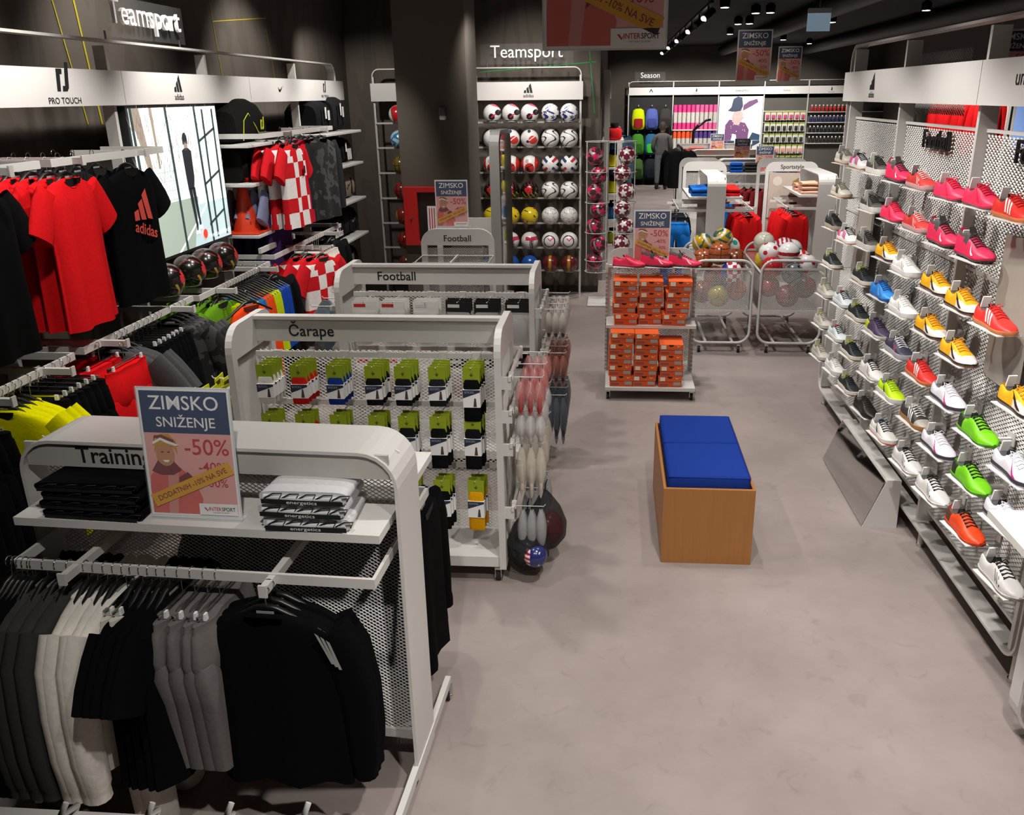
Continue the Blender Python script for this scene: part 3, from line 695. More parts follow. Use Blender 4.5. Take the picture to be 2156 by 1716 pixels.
def f_two(n):
    x, y, z = swz(n); o = np.zeros(len(n), int); o[np.abs(x+.2*z) < .5] = 1; o[np.abs(np.abs(x+.2*z)-.5) < .045] = 2; return o
def f_band(n): return (np.abs(swz(n)[0]) < .16).astype(int)
def f_plain(n): return np.zeros(len(n), int)
Wb, Kb, Rb = gl('#e9e7e4'), gl('#1b1b1e'), gl('#cf2424')
def D(k, mats, fn): BM[k] = ball_mesh('ball', mats, fn)
D('patch', [Wb, gl('#2a2328'), gl('#e02a54')], f_patch); D('white_blue', [Wb, gl('#2c2f78'), gl('#4b5060')], lambda n: np.where(f_swirl(n) == 1, 1, pat_star(n, .1, .3)*2*(n[:, 2] < .2)))
D('bigred', [Wb, gl('#d63a33'), gl('#232a58'), gl('#3d4a60')], f_bigred); D('maze', [Wb, gl('#3b3a3a'), gl('#b7b5b2')], lambda n: np.where(f_wave(n) == 1, 1, 0))
D('reddark', [Wb, gl('#d92b24'), gl('#20181a'), gl('#b8b2ae')], f_reddark); D('crossb', [Wb, gl('#b8343f'), gl('#31406f'), gl('#20222b')], f_cross)
D('graf', [gl('#15130f'), gl('#c92a2e'), gl('#6d2a2a'), gl('#c5a02a')], f_graffiti); D('yellow', [gl('#d9bd21'), gl('#231f12')], lambda n: ((np.abs(f_wave(n)) == 1) & (pat_seam(n, .12) == 1)).astype(int))
D('starout', [gl('#dedcd8'), gl('#5b5856')], lambda n: (pat_star(n, .22, .5)-pat_star(n, .17, .43) > 0).astype(int)); D('side', [gl('#dcd8d4'), gl('#2a2628'), gl('#c03355')], f_side)
D('ring', [gl('#e2dedb'), gl('#232022'), gl('#e0527f')], f_ring); D('blue', [gl('#1d4f9a')], f_plain); D('maroon', [gl('#5a1d1b'), gl('#a07022')], f_band)
D('pinkstar', [gl('#3a2b2e'), gl('#c3284f'), gl('#8e8a8a')], lambda n: np.where(pat_star(n, .2, .5) == 1, 1, (f_swirl(n) == 2)*2)); D('wine', [gl('#6e2334'), gl('#ddd8d5')], lambda n: pat_star(n))
D('volley', [Wb, gl('#c72128'), gl('#1f7a3c')], f_two); D('bluewhite', [gl('#bcd6df'), gl('#2f7fb3')], f_swirl); D('gold', [gl('#7a672c'), gl('#2a2313')], f_basket)
D('basketred', [gl('#8f2a22'), gl('#1c1412')], f_basket); D('basketbrown', [gl('#a3512c'), gl('#221510')], f_basket); D('basket', [gl('#7c3c22'), gl('#1d130f')], f_basket); D('twotone', [gl('#a98a55'), gl('#8c2b22'), gl('#2a1613')], f_two)
D('selecty', [gl('#d2a71c'), gl('#3c6a66'), gl('#efe7d8')], f_swirl); D('teal', [Wb, gl('#2b9c93')], lambda n: pat_pent(n, .3)); D('hex', [Wb, gl('#ad1f2c')], lambda n: pat_seam(n, .03)*0+pat_pent(n, .22)); D('usa', [gl('#252a63'), gl('#dedbe0'), gl('#b02235')], lambda n: np.where(n[:, 0] < -.35, 1+(np.sin(16*n[:, 2]) > 0), pat_star(n, .04, .12)))
D('check', [Wb, Rb], lambda n: ((np.sin(9*n[:, 0])*np.sin(9*n[:, 2])) > 0).astype(int)); D('green', [Wb, gl('#1f8a4d')], lambda n: (np.hypot(n[:, 0]-.1, n[:, 2]-.3) < .5).astype(int)); D('cream', [gl('#d6d2c4'), gl('#a8a498')], lambda n: pat_seam(n, .03))
D('red', [gl('#b3252a'), gl('#7d171b')], lambda n: pat_seam(n, .03)); D('ylime', [gl('#a89b22'), gl('#6a6216')], lambda n: pat_seam(n, .03)); D('orange', [gl('#c0551f'), gl('#2a150c')], f_basket); D('grey', [gl('#6d7077'), gl('#22242a')], f_wave); D('wred', [Wb, gl('#a31d2b'), gl('#222026')], f_band); D('cro', [gl('#e7e4e6'), gl('#b92a3c'), gl('#2c3c93')], lambda n: np.where(n[:, 2] > .5, 2, ((np.sin(8*n[:, 0])*np.sin(8*n[:, 2])) > 0).astype(int)))
DN = {'patch': 'white football with dark patch and pink flash', 'white_blue': 'white football with violet and grey marks', 'bigred': 'white football with one big red disc', 'maze': 'white football with grey maze lines', 'reddark': 'red and white football with dark marks', 'crossb': 'white football with red and blue blocks', 'graf': 'black football with red and yellow graffiti', 'yellow': 'yellow football with black lines', 'starout': 'white football with outlined stars', 'side': 'white football with black side stripes', 'ring': 'white football with dark ring and pink tick', 'blue': 'plain blue ball', 'maroon': 'maroon ball with a gold band', 'pinkstar': 'dark glossy football with hot pink stars', 'wine': 'wine red football with white stars'}
def ball(kind, loc, label, group=None, rot=None, sc=1.0):
    o = O('ball', BM[kind], None, loc); o.rotation_euler = rot if rot else (0, 0, 0); o.scale = (sc,)*3
    return tag(o, label, 'ball', group)
BPX = (1036.5, 1075.9, 1115.3, 1158.7, 1198.2)
ROWK = (('patch', 'white_blue'), ('bigred', 'maze'), ('reddark', 'crossb'), ('graf', 'maze'), ('yellow', 'starout'), ('side', 'ring'), ('blue', 'maroon'))
ORD = ('top', 'second', 'third', 'fourth', 'fifth', 'sixth', 'lowest')
for r, (ka, kb) in enumerate(ROWK):
    z = ROWZ[r]+.109
    for i, px in enumerate(BPX):
        k = ka if i < 3 else kb
        x = ony(px, ROWY[r]-18, YR-.11)[0]
        ball(k, (x, YR-.115, z), DN[k]+' on the %s ball rack rail' % ORD[r], '%s row of rack balls, %s' % (ORD[r], k))
        ring = B(); ring.tube([(x+.06*cos(a), YR-.115+.06*sin(a), z-.095) for a in [q*pi/5 for q in range(10)]], .004, 4, True); ring.box(x-.005, x+.005, YR-.06, YR-.0, z-.10, z-.09)
        ro = ring.obj('ball_holder', [WHITE], BW); ro.location = (0, -YR, 0)
# balls on the left bay of the rack
for r, k in enumerate(('volley', 'bluewhite', 'gold', 'basketred', 'twotone', 'basketred', 'basket')):
    nm = {'volley': 'white, red and green volleyball', 'bluewhite': 'pale blue swirled ball', 'gold': 'golden brown basketball', 'basketred': 'dark red basketball', 'twotone': 'tan and red two-tone basketball', 'basket': 'dark brown basketball'}[k]
    for j in range(3):
        x = -2.62+j*.36
        ball(k, (x, YR-.115, ROWZ[r]+.109), nm+' on the %s rail, left of the column' % ORD[r], '%s row balls behind the column' % ORD[r])
# tube balls
for q in range(7):
    ball('pinkstar', (TX[0]+(.028 if q % 2 else -.028), YT, .54+q*.2095), 'dark glossy football with hot pink stars in the left wire tube', 'pink star balls in the wire tube', (random.choice((0, pi/2, pi, -pi/2)), random.choice((0, pi/2, pi, -pi/2)), random.choice((0, pi/2, pi, -pi/2))))
    ball('wine', (TX[1]+(-.028 if q % 2 else .028), YT, .55+q*.2095), 'wine red football with white stars in a wire tube', 'wine star balls in the wire tube', (random.choice((0, pi/2, pi, -pi/2)), random.choice((0, pi/2, pi, -pi/2)), random.choice((0, pi/2, pi, -pi/2))))
# wall balls under the screen
for px, py in ((350, 588), (397, 570), (433, 556), (468, 541)):
    p = onx(px, py, XF+.14); ball('graf', (p.x, p.y, 1.43), 'black football with red and yellow graffiti under the screen', 'graffiti balls under the screen', (0, 0, pi/2+.3))
    b = B(); b.tube([(p.y+.07*cos(a), -.14+.07*sin(a), 1.343) for a in [q*pi/6 for q in range(12)]], .004, 4, True); b.box(p.y-.005, p.y+.005, -.07, .05, 1.338, 1.348); b.obj('ball_holder', [WHITE], LF)
b = B(); b.box(5.2, 6.45, .04, .06, 1.33, 1.36); b.obj('ball_rail', [WHITE], LF)
# cart balls: (pixel centre, kind, plane Y)
CB = ((1482, 512, 'selecty', 9.30, 'yellow and white patterned football'), (1523, 506, 'selecty', 9.35, 'glossy yellow patterned football'), (1553, 517, 'teal', 9.45, 'white football with teal pentagons'), (1511, 541, 'basketbrown', 8.85, 'tan basketball with pale seams'), (1551, 548, 'basket', 8.95, 'brown basketball'), (1476, 545, 'basketbrown', 8.95, 'reddish basketball'),
      (1540, 577, 'cro', 8.78, 'white checked ball with a blue cap'), (1511, 630, 'ylime', 8.76, 'dull yellow ball'), (1560, 612, 'orange', 8.78, 'orange basketball'), (1481, 622, 'basket', 8.78, 'dark basketball'), (1545, 628, 'basketred', 9.0, 'dark red ball'), (1500, 590, 'basketred', 9.0, 'red brown basketball'),
      (1586, 514, 'cream', 9.35, 'cream coloured handball'), (1588, 540, 'yellow', 9.2, 'white and yellow training ball'), (1596, 543, 'hex', 8.92, 'white football with a small red crest'), (1640, 527, 'usa', 9.2, 'navy ball with stars and red stripes'), (1650, 542, 'wred', 8.86, 'white football with a dark red band'), (1666, 526, 'green', 9.4, 'white ball with a green oval'), (1684, 547, 'check', 9.2, 'red and white checked ball'), (1693, 562, 'hex', 8.86, 'white football with dark red pentagons'),
      (1620, 566, 'red', 8.84, 'plain red ball'), (1648, 590, 'grey', 8.78, 'grey ball with black lines'), (1607, 618, 'red', 8.78, 'faded red ball'), (1648, 628, 'basketred', 8.76, 'dark red basketball'), (1692, 612, 'basketred', 8.8, 'brick red basketball'), (1625, 540, 'red', 9.4, 'red football'), (1615, 525, 'selecty', 9.55, 'blue and yellow patterned ball'))
PB = [ony(px, py, Y) for px, py, k, Y, nm in CB]; RD = [.109*(1.06 if 'basket' in c[2] else 1.0) for c in CB]
for it in range(60):
    for i in range(len(PB)):
        for j in range(i):
            d = PB[i]-PB[j]; g = RD[i]+RD[j]+.002-d.length
            if g > 0: d.normalize(); PB[i] += d*g*.5; PB[j] -= d*g*.5
        x0, x1 = (.84, 1.40) if CB[i][0] < 1580 else (1.52, 2.10); r = RD[i]; p = PB[i]
        p.x = min(max(p.x, x0+r), x1-r); p.y = min(max(p.y, 8.62+r), 9.73-r); p.z = max(p.z, .445+r)
for p, r, (px, py, k, Y, nm) in zip(PB, RD, CB):
    ball(k, p, nm+(' in the left ball cart' if px < 1580 else ' in the right ball cart'), None, (0, random.choice((0, pi/2, pi, -pi/2)), 0), r/.109)
# ------------------------------------------------------------------ shoes
def lerp(T, x):
    for (a, va), (c, vc) in zip(T, T[1:]):
        if x <= c: return va+(vc-va)*(x-a)/(c-a)
    return T[-1][1]
HWT = [(0, .024), (.05, .032), (.15, .036), (.35, .035), (.5, .038), (.68, .047), (.82, .045), (.92, .034), (.97, .022), (1, .010)]
TOPT = [(0, .074), (.08, .080), (.2, .066), (.28, .070), (.35, .092), (.42, .088), (.55, .073), (.7, .055), (.85, .045), (.95, .037), (1, .027)]
SL = .28
def make_shoe(sp):
    hi = sp.get('hi', 0)
    def S(t, th, off=0.0):
        w = lerp(HWT, t)*sp.get('wide', 1)+off; tp = lerp(TOPT, t)+off
        if hi and t < .42: tp += hi*(1-max(0, (t-.3)/.12))
        base = .016; a = abs(th)*pi/2
        y = (1 if th > 0 else -1)*w*(sin(a)**.75 if a > 0 else 0); z = base+(tp-base)*(cos(a)**.62 if a < pi/2-1e-4 else 0)
        return (t*SL-SL/2, y, z)
    def Sg(u, v):
        th = -1+2*u; t = v; x, y, z = S(t, th)
        if t < .335 and abs(th) < .34: z -= .045*(1-(abs(th)/.34)**4)
        return (x, y, z)
    def mf(u, v):
        th = abs(-1+2*u)
        if v < .34 and th < .36: return 1
        if hi and v < .42 and th < .62+.2*(v > .3): return 1
        if v < .2 and sp.get('heel') : return 3
        if v > sp.get('toe_t', .74) or (sp.get('toe_low') and v > .45 and th > .72-(v-.45)*.9): return 2
        return 0
    nm = sp['n']
    root = thing('football_shoe', nm, 'shoe')
    b = B(); b.grid(Sg, 20, 24, 0, True, False, mf)
    b.add([S(0, -1+2*k/10) for k in range(11)], [tuple(range(11))], 0); 
    up = b.obj('upper', [mat(sp['u'], .45, 0, .06, 80), mat(sp.get('c', '#17171a'), .85), mat(sp.get('t', sp['u']), .45, 0, .06, 80), mat(sp.get('heel', sp['u']), .45)], root)
    rings = []
    def ring(z, g):
        P = []
        for k in range(17): t = k/16; P.append((t*SL*1.02-SL*.51, -lerp(HWT, t)*sp.get('wide', 1)*g-.001, z+.010*max(0, t-.8)/.2+sp.get('lift', 0)*(t < .2)))
        for k in range(16, -1, -1): t = k/16; P.append((t*SL*1.02-SL*.51, lerp(HWT, t)*sp.get('wide', 1)*g+.001, z+.010*max(0, t-.8)/.2))
        return P
    sh = sp.get('sole_h', .022)
    b = B(); b.loft([ring(.0, .93), ring(.008, 1.02)], True, True, 1, True); b.loft([ring(.008, 1.03), ring(sh*.6, 1.08), ring(sh, 1.04)], True, True, 0, True)
    if sp.get('studs'):
        for k in range(7):
            for s_ in (-1, 1): b.cyl((-.11+k*.036, s_*.022, -.008), (-.11+k*.036, s_*.022, .004), .005, 6, .008, 1)
    b.obj('sole', [mat(sp.get('s', '#e8e6e2'), .5), mat(sp.get('o', sp.get('s', '#e8e6e2')), .5)], root)
    b = B()
    for k in range(5):
        t = .40+k*.062; ww = .36-.02*k
        b.tube([S(t+.012*(q % 2), -ww+2*ww*q/4, .0025) for q in range(5)], .0026, 4)
        b.tube([S(t+.03, -ww, .003), S(t+.0, 0, .004), S(t+.03, ww, .003)], .0022, 4)
    x, y, z = S(.40, 0, .004)
    for s_ in (-1, 1): b.tube([(x, y, z), (x-.004, s_*.02, z+.008), (x+.014, s_*.026, z+.002), (x+.016, s_*.01, z)], .0025, 4)
    b.obj('laces', [mat(sp.get('l', '#e8e6e2'), .8)], root)
    b = B(); P = [S(.345, -.22), S(.345, .22)]
    b.add([(P[0][0], -.018, P[0][2]-.01), (P[0][0], .018, P[0][2]-.01), (P[0][0]-.014, .015, P[0][2]+.008+hi*.2), (P[0][0]-.014, -.015, P[0][2]+.008+hi*.2)], [(0, 1, 2, 3), (3, 2, 1, 0)]); b.obj('tongue', [mat(sp.get('tg', sp.get('c', '#17171a')), .8)], root)
    mk = sp.get('m')
    if mk:
        for sd in (-1, 1):
            b = B()
            if mk[0] == '3':
                for k in range(3):
                    t0 = .34+k*.082
                    for q in range(4):
                        f0, f1 = q/4, (q+1)/4
                        pts = [(t0+.09*(1-f0)-.0, -.96+.56*f0), (t0+.09*(1-f0)+.046, -.96+.56*f0), (t0+.09*(1-f1)+.046, -.96+.56*f1), (t0+.09*(1-f1), -.96+.56*f1)]
                        b.add([S(t, th*(-sd), .0018) for t, th in pts], [(0, 1, 2, 3), (3, 2, 1, 0)])
            elif mk[0] == 's':                          # tick
                big = mk[2] if len(mk) > 2 else 1.0
                up_ = [(.74, -.90), (.62, -.80), (.50, -.66), (.36, -.48), (.22, -.30)]; lo = [(.74, -.95), (.66, -.97), (.56, -.93), (.48, -.80), (.22, -.30)]
                cx_ = .5
                for q in range(4):
                    pts = [up_[q], up_[q+1], lo[q+1], lo[q]]
                    b.add([S(cx_+(t-.5)*.75*big+sp.get('ms', 0), th*(-sd), .0018) for t, th in pts], [(0, 1, 2, 3), (3, 2, 1, 0)])
            elif mk[0] == 'f':                          # faint diagonal lines
                for k in range(3):
                    t0 = .46+k*.07; pts = [(t0+.10, -.92), (t0+.125, -.90), (t0+.0, -.5), (t0-.012, -.52)]
                    b.add([S(t, th*(-sd), .0015) for t, th in pts], [(0, 1, 2, 3), (3, 2, 1, 0)])
            b.obj('side_mark', [mat(mk[1], .5)], root)
    return root
OR_, YL = '#f08a18', '#f2b01e'
SPEC = dict(
 A=dict(n='grey indoor shoe with black stripes and gum sole', u='#b9b4a6', t='#c9c5b9', l='#8f8a7a', c='#6f6a5e', s='#c9c4b8', o='#a8672f', m=('3', '#1c1c1e'), sole_h=.026),
 B=dict(n='white indoor shoe with pink heel and black laces', u='#e6e3e2', heel='#e0559a', l='#16161a', c='#1c1c22', s='#e6e3e0', o='#b06a3a', m=('3', '#d83d86'), sole_h=.026),
 C=dict(n='charcoal mid-cut trainer with thick pale sole', u='#45423e', t='#5d5a55', l='#222224', c='#6e7468', s='#cfccc4', o='#c9c5bb', m=('s', '#bdbab2', .8), hi=.012, sole_h=.034),
 D=dict(n='hot pink boot with dark sock collar and white tick', u='#e02a55', t='#e8345c', c='#473f3e', s='#c82148', o='#3a2a2c', l='#3a3334', m=('s', '#f2e9e6', .62), ms=.12, hi=.042, studs=1, sole_h=.018),
 E=dict(n='red running shoe with white laces and clear sole', u='#cf3a38', t='#d84440', c='#1f1d22', l='#ead9d3', s='#c99a98', o='#8f7a78', m=('f', '#ecd8d2'), sole_h=.026),
 F=dict(n='plain hot pink football shoe', u='#ea2f56', t='#ef3b60', l='#d9254a', c='#9c1f38', s='#d92a50', o='#4b3b3b', m=('s', '#d42549', .8), sole_h=.018),
 G=dict(n='bright red football shoe with three white stripes and gum sole', u='#e3352f', l='#cc2a26', c='#2a1618', s='#c77a4a', o='#b8693a', m=('3', '#f2e6e0'), sole_h=.018),
 H=dict(n='black court shoe with tan sole', u='#1d1c1b', l='#262524', c='#2a2a28', s='#a39a86', o='#8c7a58', m=None, hi=.008, sole_h=.03),
 I=dict(n='yellow and white football shoe with black tick', u=YL, toe_low=1, t='#efe6dc', l='#e09a1a', c='#251b18', s='#2a2424', o='#7a4a30', m=('s', '#2b1d1a', 1.15), toe_t=.78, sole_h=.016),
 J=dict(n='all white running shoe', u='#e9e7e2', l='#f0eeea', c='#cfc8c8', s='#e0ded8', o='#c9c7c0', m=('f', '#8f6a78'), sole_h=.03),
 K=dict(n='black leather-look trainer with neon yellow collar', u='#24292b', l='#1b1e20', c='#c9d81f', tg='#c9d81f', s='#d8d5c8', o='#8a5f3a', m=None, sole_h=.03),
 L=dict(n='glossy sky blue football boot', u='#2a7fd0', t='#3a92dc', l='#155a9c', c='#1a3f78', s='#1d5fae', o='#184c90', m=('s', '#7db8e8', .9), sole_h=.018),
 M=dict(n='light grey trainer with neon collar', u='#a9a49b', t='#b5b0a6', l='#8f8a82', c='#a7b02f', s='#b9b4aa', o='#3a3733', m=None, sole_h=.032),
 N=dict(n='pale grey court shoe with coral tongue', u='#c3cacc', t='#ccd2d3', l='#23242c', c='#2c2730', tg='#d9513f', s='#d0d2d0', o='#4a423e', m=None, sole_h=.03),
 O=dict(n='dark violet boot with neon yellow heel flash', u='#4a3d57', l='#3a3046', c='#231c2c', heel='#b6c024', s='#cfcabf', o='#b9b4a8', m=None, sole_h=.02),
 P=dict(n='navy running shoe with white laces', u='#3b3a4c', l='#efedf0', c='#1e1c26', s='#a9a7ab', o='#8f8d92', m=('f', '#d86a78'), sole_h=.03),
 Q=dict(n='white football shoe with magenta tick and dark sole edge', u='#e4e1e8', l='#dedbe2', c='#26222c', s='#3a3840', o='#b3afb8', m=('s', '#d42b86', .7), ms=.12, sole_h=.024),
 R=dict(n='white football boot with black laces and thin black slashes', u='#dedbd8', l='#191919', c='#1b1b1c', s='#d9d6d3', o='#c6c3c0', m=('f', '#1d1d1f'), sole_h=.014),
 S=dict(n='neon yellow indoor shoe with black side logo', u='#b8dc14', t='#c4e81c', l='#a2c410', c='#33342c', s='#d6d4ce', o='#c9c7c0', m=('s', '#2d3140', .5), ms=-.14, sole_h=.028),
 T=dict(n='black and white striped indoor shoe with big pale tongue', u='#3a3734', t='#a9a49c', l='#e6e3dd', c='#c9c3b6', tg='#d2ccc0', s='#a0703c', o='#94632f', m=('3', '#ecebe6'), sole_h=.024),
 U=dict(n='bright green boot with black laces and dark heel', u='#6fc017', t='#78cc1c', heel='#27301c', l='#16180f', c='#1c2014', s='#5fa81c', o='#4a8a1a', m=None, sole_h=.014),
 V=dict(n='plain white court shoe', u='#d3d2cd', l='#dcdbd6', c='#8f8e88', s='#d0cfca', o='#c0bfb8', m=None, sole_h=.034),
 W=dict(n='all black football shoe', u='#1d1a17', l='#2a2724', c='#141210', s='#1b1917', o='#161412', m=('f', '#3a3630'), sole_h=.016),
 X=dict(n='white shoe with navy tongue and red sole', u='#dcd9d3', l='#1f2331', c='#23283c', tg='#2c3f72', s='#e0ddd6', o='#e0432f', m=('s', '#23283a', .5), ms=-.1, sole_h=.03),
 Y=dict(n='orange red boot with black laces', u='#e2481d', heel='#5a3427', l='#1c1512', c='#17120f', s='#d8421c', o='#b83818', m=None, sole_h=.014))
PLACE = '''A 1780 344;B 1812 355;C 1849 366;D 1893 380;E 1940 398;F 2003 419.5;F 2069 436;G 2136 462;A 1771 414;C 1836 444;F 1882 464;E 1932 486;D 1987 513;D 2051 543;
H 1757 481;B 1786 510;C 1827 522;I 1870.5 546;J 1908 577;I 1973 615;I 2028 653;G 2094 692;K 1752.5 561;K 1818 595.5;L 1859 627;J 1901 661.5;I 1960 704;I 2016 758;
M 1741 623;N 1775.6 643;K 1807.7 672;O 1847.5 705;P 1891.7 747;G 1940 798.5;Q 1995.5 851;I 2150 866;M 1733 686;N 1764 714;K 1794 750;R 1835.4 792.6;S 1875.6 837;T 1927 891;U 2058 921;Q 1974.6 951;
M 1728 752;V 1757.6 783;K 1787 822;W 1822 869;X 1859 921;R 1910 983;R 1963 1045;U 2043.6 1021;Y 2030.5 1122;R 2107 1230;Q 2137 1004;Q 2118 1108'''
cnt = {}; items = []
for s_ in PLACE.replace('\n', '').split(';'):
    k, px, py = s_.split(); items.append((k, float(px), float(py))); cnt[k] = cnt.get(k, 0)+1
NEI = {}
stamps = {}
# shelf plate prototype
shelf = thing('shoe_shelf', 'clear white shoe shelf hooked on the mesh wall', 'shoe shelf', group='shoe shelves on the mesh wall')
B().box(-.13, .12, -.055, .05, -.004, 0).obj('plate', [mat('#eceae6', .3, alpha=.85, var=0)], shelf)
b = B(); b.box(-.012, .012, .045, .16, -.012, -.004); b.box(-.03, .03, .155, .16, -.04, .02); b.obj('bracket', [WHITE], shelf)
b = B(); b.T = Matrix.Translation((-.125, .0, 0)) @ Matrix.Rotation(math.radians(14), 4, 'Y'); b.box(-.002, .002, -.016, .016, 0, .11); b.obj('tag_holder', [mat('#e9eae8', .15, alpha=.55, var=0)], shelf)
b = B(); b.T = Matrix.Translation((-.125, .0, 0)) @ Matrix.Rotation(math.radians(14), 4, 'Y'); b.box(-.0035, .0035, -.018, .018, .075, .125); b.obj('price_tag', [PRINTW], shelf)
SHS = Stamp(shelf)
seen = {}
for i, (k, px, py) in enumerate(items):
    p = onx(px, py, 1.665)
    if k not in stamps: stamps[k] = Stamp(make_shoe(SPEC[k]))
    ang = -(pi/2+math.radians(-7)); r = SPEC[k]
    # nearest other shoe to tell same-model copies apart
    lab = r['n']; grp = None
    if cnt[k] > 1:
        best = min((q for q in items if q[0] != k), key=lambda q: abs(q[1]-px)*.9+abs(q[2]-py)*.6)
        near = SPEC[best[0]]['n'].split(' with ')[0].split(' and ')[0]
        lab = r['n'].split(' with ')[0]+' beside a '+near+' on the shoe wall'
        if lab in seen:
            grp = 'shoe pairs of one model on the wall'; seen[lab]['group'] = grp
    o = stamps[k].put(p, ang, lab, grp); o.rotation_euler = (0, math.radians(2), ang)
    seen[lab] = o
    SHS.put((p.x, p.y, p.z-.0005-(.008 if SPEC[k].get('studs') else 0)), ang)

# ------------------------------------------------------------------ boxes on the stand
def box_proto(h_):
    t = thing('shoe_box', 'orange shoe box on the rolling stand', 'shoe box', group='orange shoe boxes')
    c = mat('#cf4f1c', .6, 0, .06, 12); c2 = mat('#dc5a20', .6, 0, .05, 12)
    w = .2; B().box(-w/2+.003, w/2-.003, -.15, .15, 0, h_*.62).obj('box_body', [c], t)
    l = B().box(-w/2, w/2, -.154, .154, h_*.55, h_).obj('lid', [c2], t)
    b = B(); b.add([(-.022+.0, -.155, h_), *[(.022*cos(a), -.155, h_-.018*sin(a)) for a in [pi-q*pi/6 for q in range(7)]], (.022, -.155, h_)], [tuple(range(9))], 0)
    b.obj('thumb_notch', [mat('#3a150c', .8)], l)
    b = B(); b.add([(x*.04+.065, -.1552, h_*.78+z*.04) for x, z in ((-.5, .42), (-.36, .1), (-.2, 0), (.0, .06), (.5, .45), (-.05, .2))], [tuple(range(6))], 0); b.obj('printed_tick', [mat('#f0b98a', .6)], l)
    b = B(); b.box(-.085, -.042, -.1562, -.155, h_*.60, h_*.95, 0); b.obj('price_sticker', [mat('#e3dfc9', .6)], l)
    b = B(); b.box(-.09, -.012, -.1512, -.15, h_*.05, h_*.4, 0); b.box(-.088, -.014, -.1516, -.1512, h_*.08, h_*.37, 1); b.obj('size_label', [mat('#b9896f', .6), mat('#a8442a', .6)], t)
    b = B(); b.box(.03, .09, -.1512, -.15, h_*.18, h_*.5, 0); b.obj('stock_sticker', [mat('#a39a97', .6)], t)
    return t
bp = Stamp(box_proto(.094)); cols = (-.26, -.045, .17)
for ci, cx_ in enumerate(cols):
    for r in range(5 if ci != 2 else 4):
        bp.put((.36+cx_-.0+rnd(-.012, .012)+r*.004, 7.55-.335+rnd(-.012, .012), .126+r*.0945), rnd(-.03, .03), 'orange shoe box on the base deck, %s layer, %s' % (('bottom', 'second', 'third', 'fourth', 'top')[r], ('column by the ball tubes', 'middle column', 'column by the carts')[ci]))
for ci, cx_ in enumerate((-.225, -.01, .205)):
    for r in range(4):
        bp.put((.36+cx_+rnd(-.012, .012)+(r*.008 if ci == 2 else 0), 7.55-.175+rnd(-.01, .01), .633+r*.0945), rnd(-.035, .035), 'orange shoe box on the upper shelf, %s layer, %s' % (('bottom', 'second', 'third', 'top')[r], ('column by the ball tubes', 'middle column', 'column by the carts')[ci]))
for k, (px, kk) in enumerate(((1325, 'F'), (1384, 'D'), (1443, 'D'))):
    x = ony(px, 552, 7.40)[0]
    st = stamps[kk].put((x, 7.40, 1.105+(.008 if kk == 'D' else 0)), math.radians(-18), ('plain hot pink football shoe on top of the shoe box stand', 'hot pink boot with dark collar atop the box stand beside the pink shoe', 'hot pink boot with dark collar atop the box stand beside the ball cart')[k])
    pl = thing('shoe_shelf', ('clear shoe shelf under the pink shoe on the box stand', 'clear shoe shelf at the middle of the box stand rail', 'clear shoe shelf on the box stand rail beside the ball cart')[k], 'shoe shelf', (x, 7.40, 1.104), math.radians(-8))
    B().box(-.13, .13, -.06, .06, -.004, 0).obj('plate', [mat('#eceae6', .3, alpha=.85, var=0)], pl); B().box(-.02, .02, .05, .12, -.012, -.004).obj('bracket', [WHITE], pl)

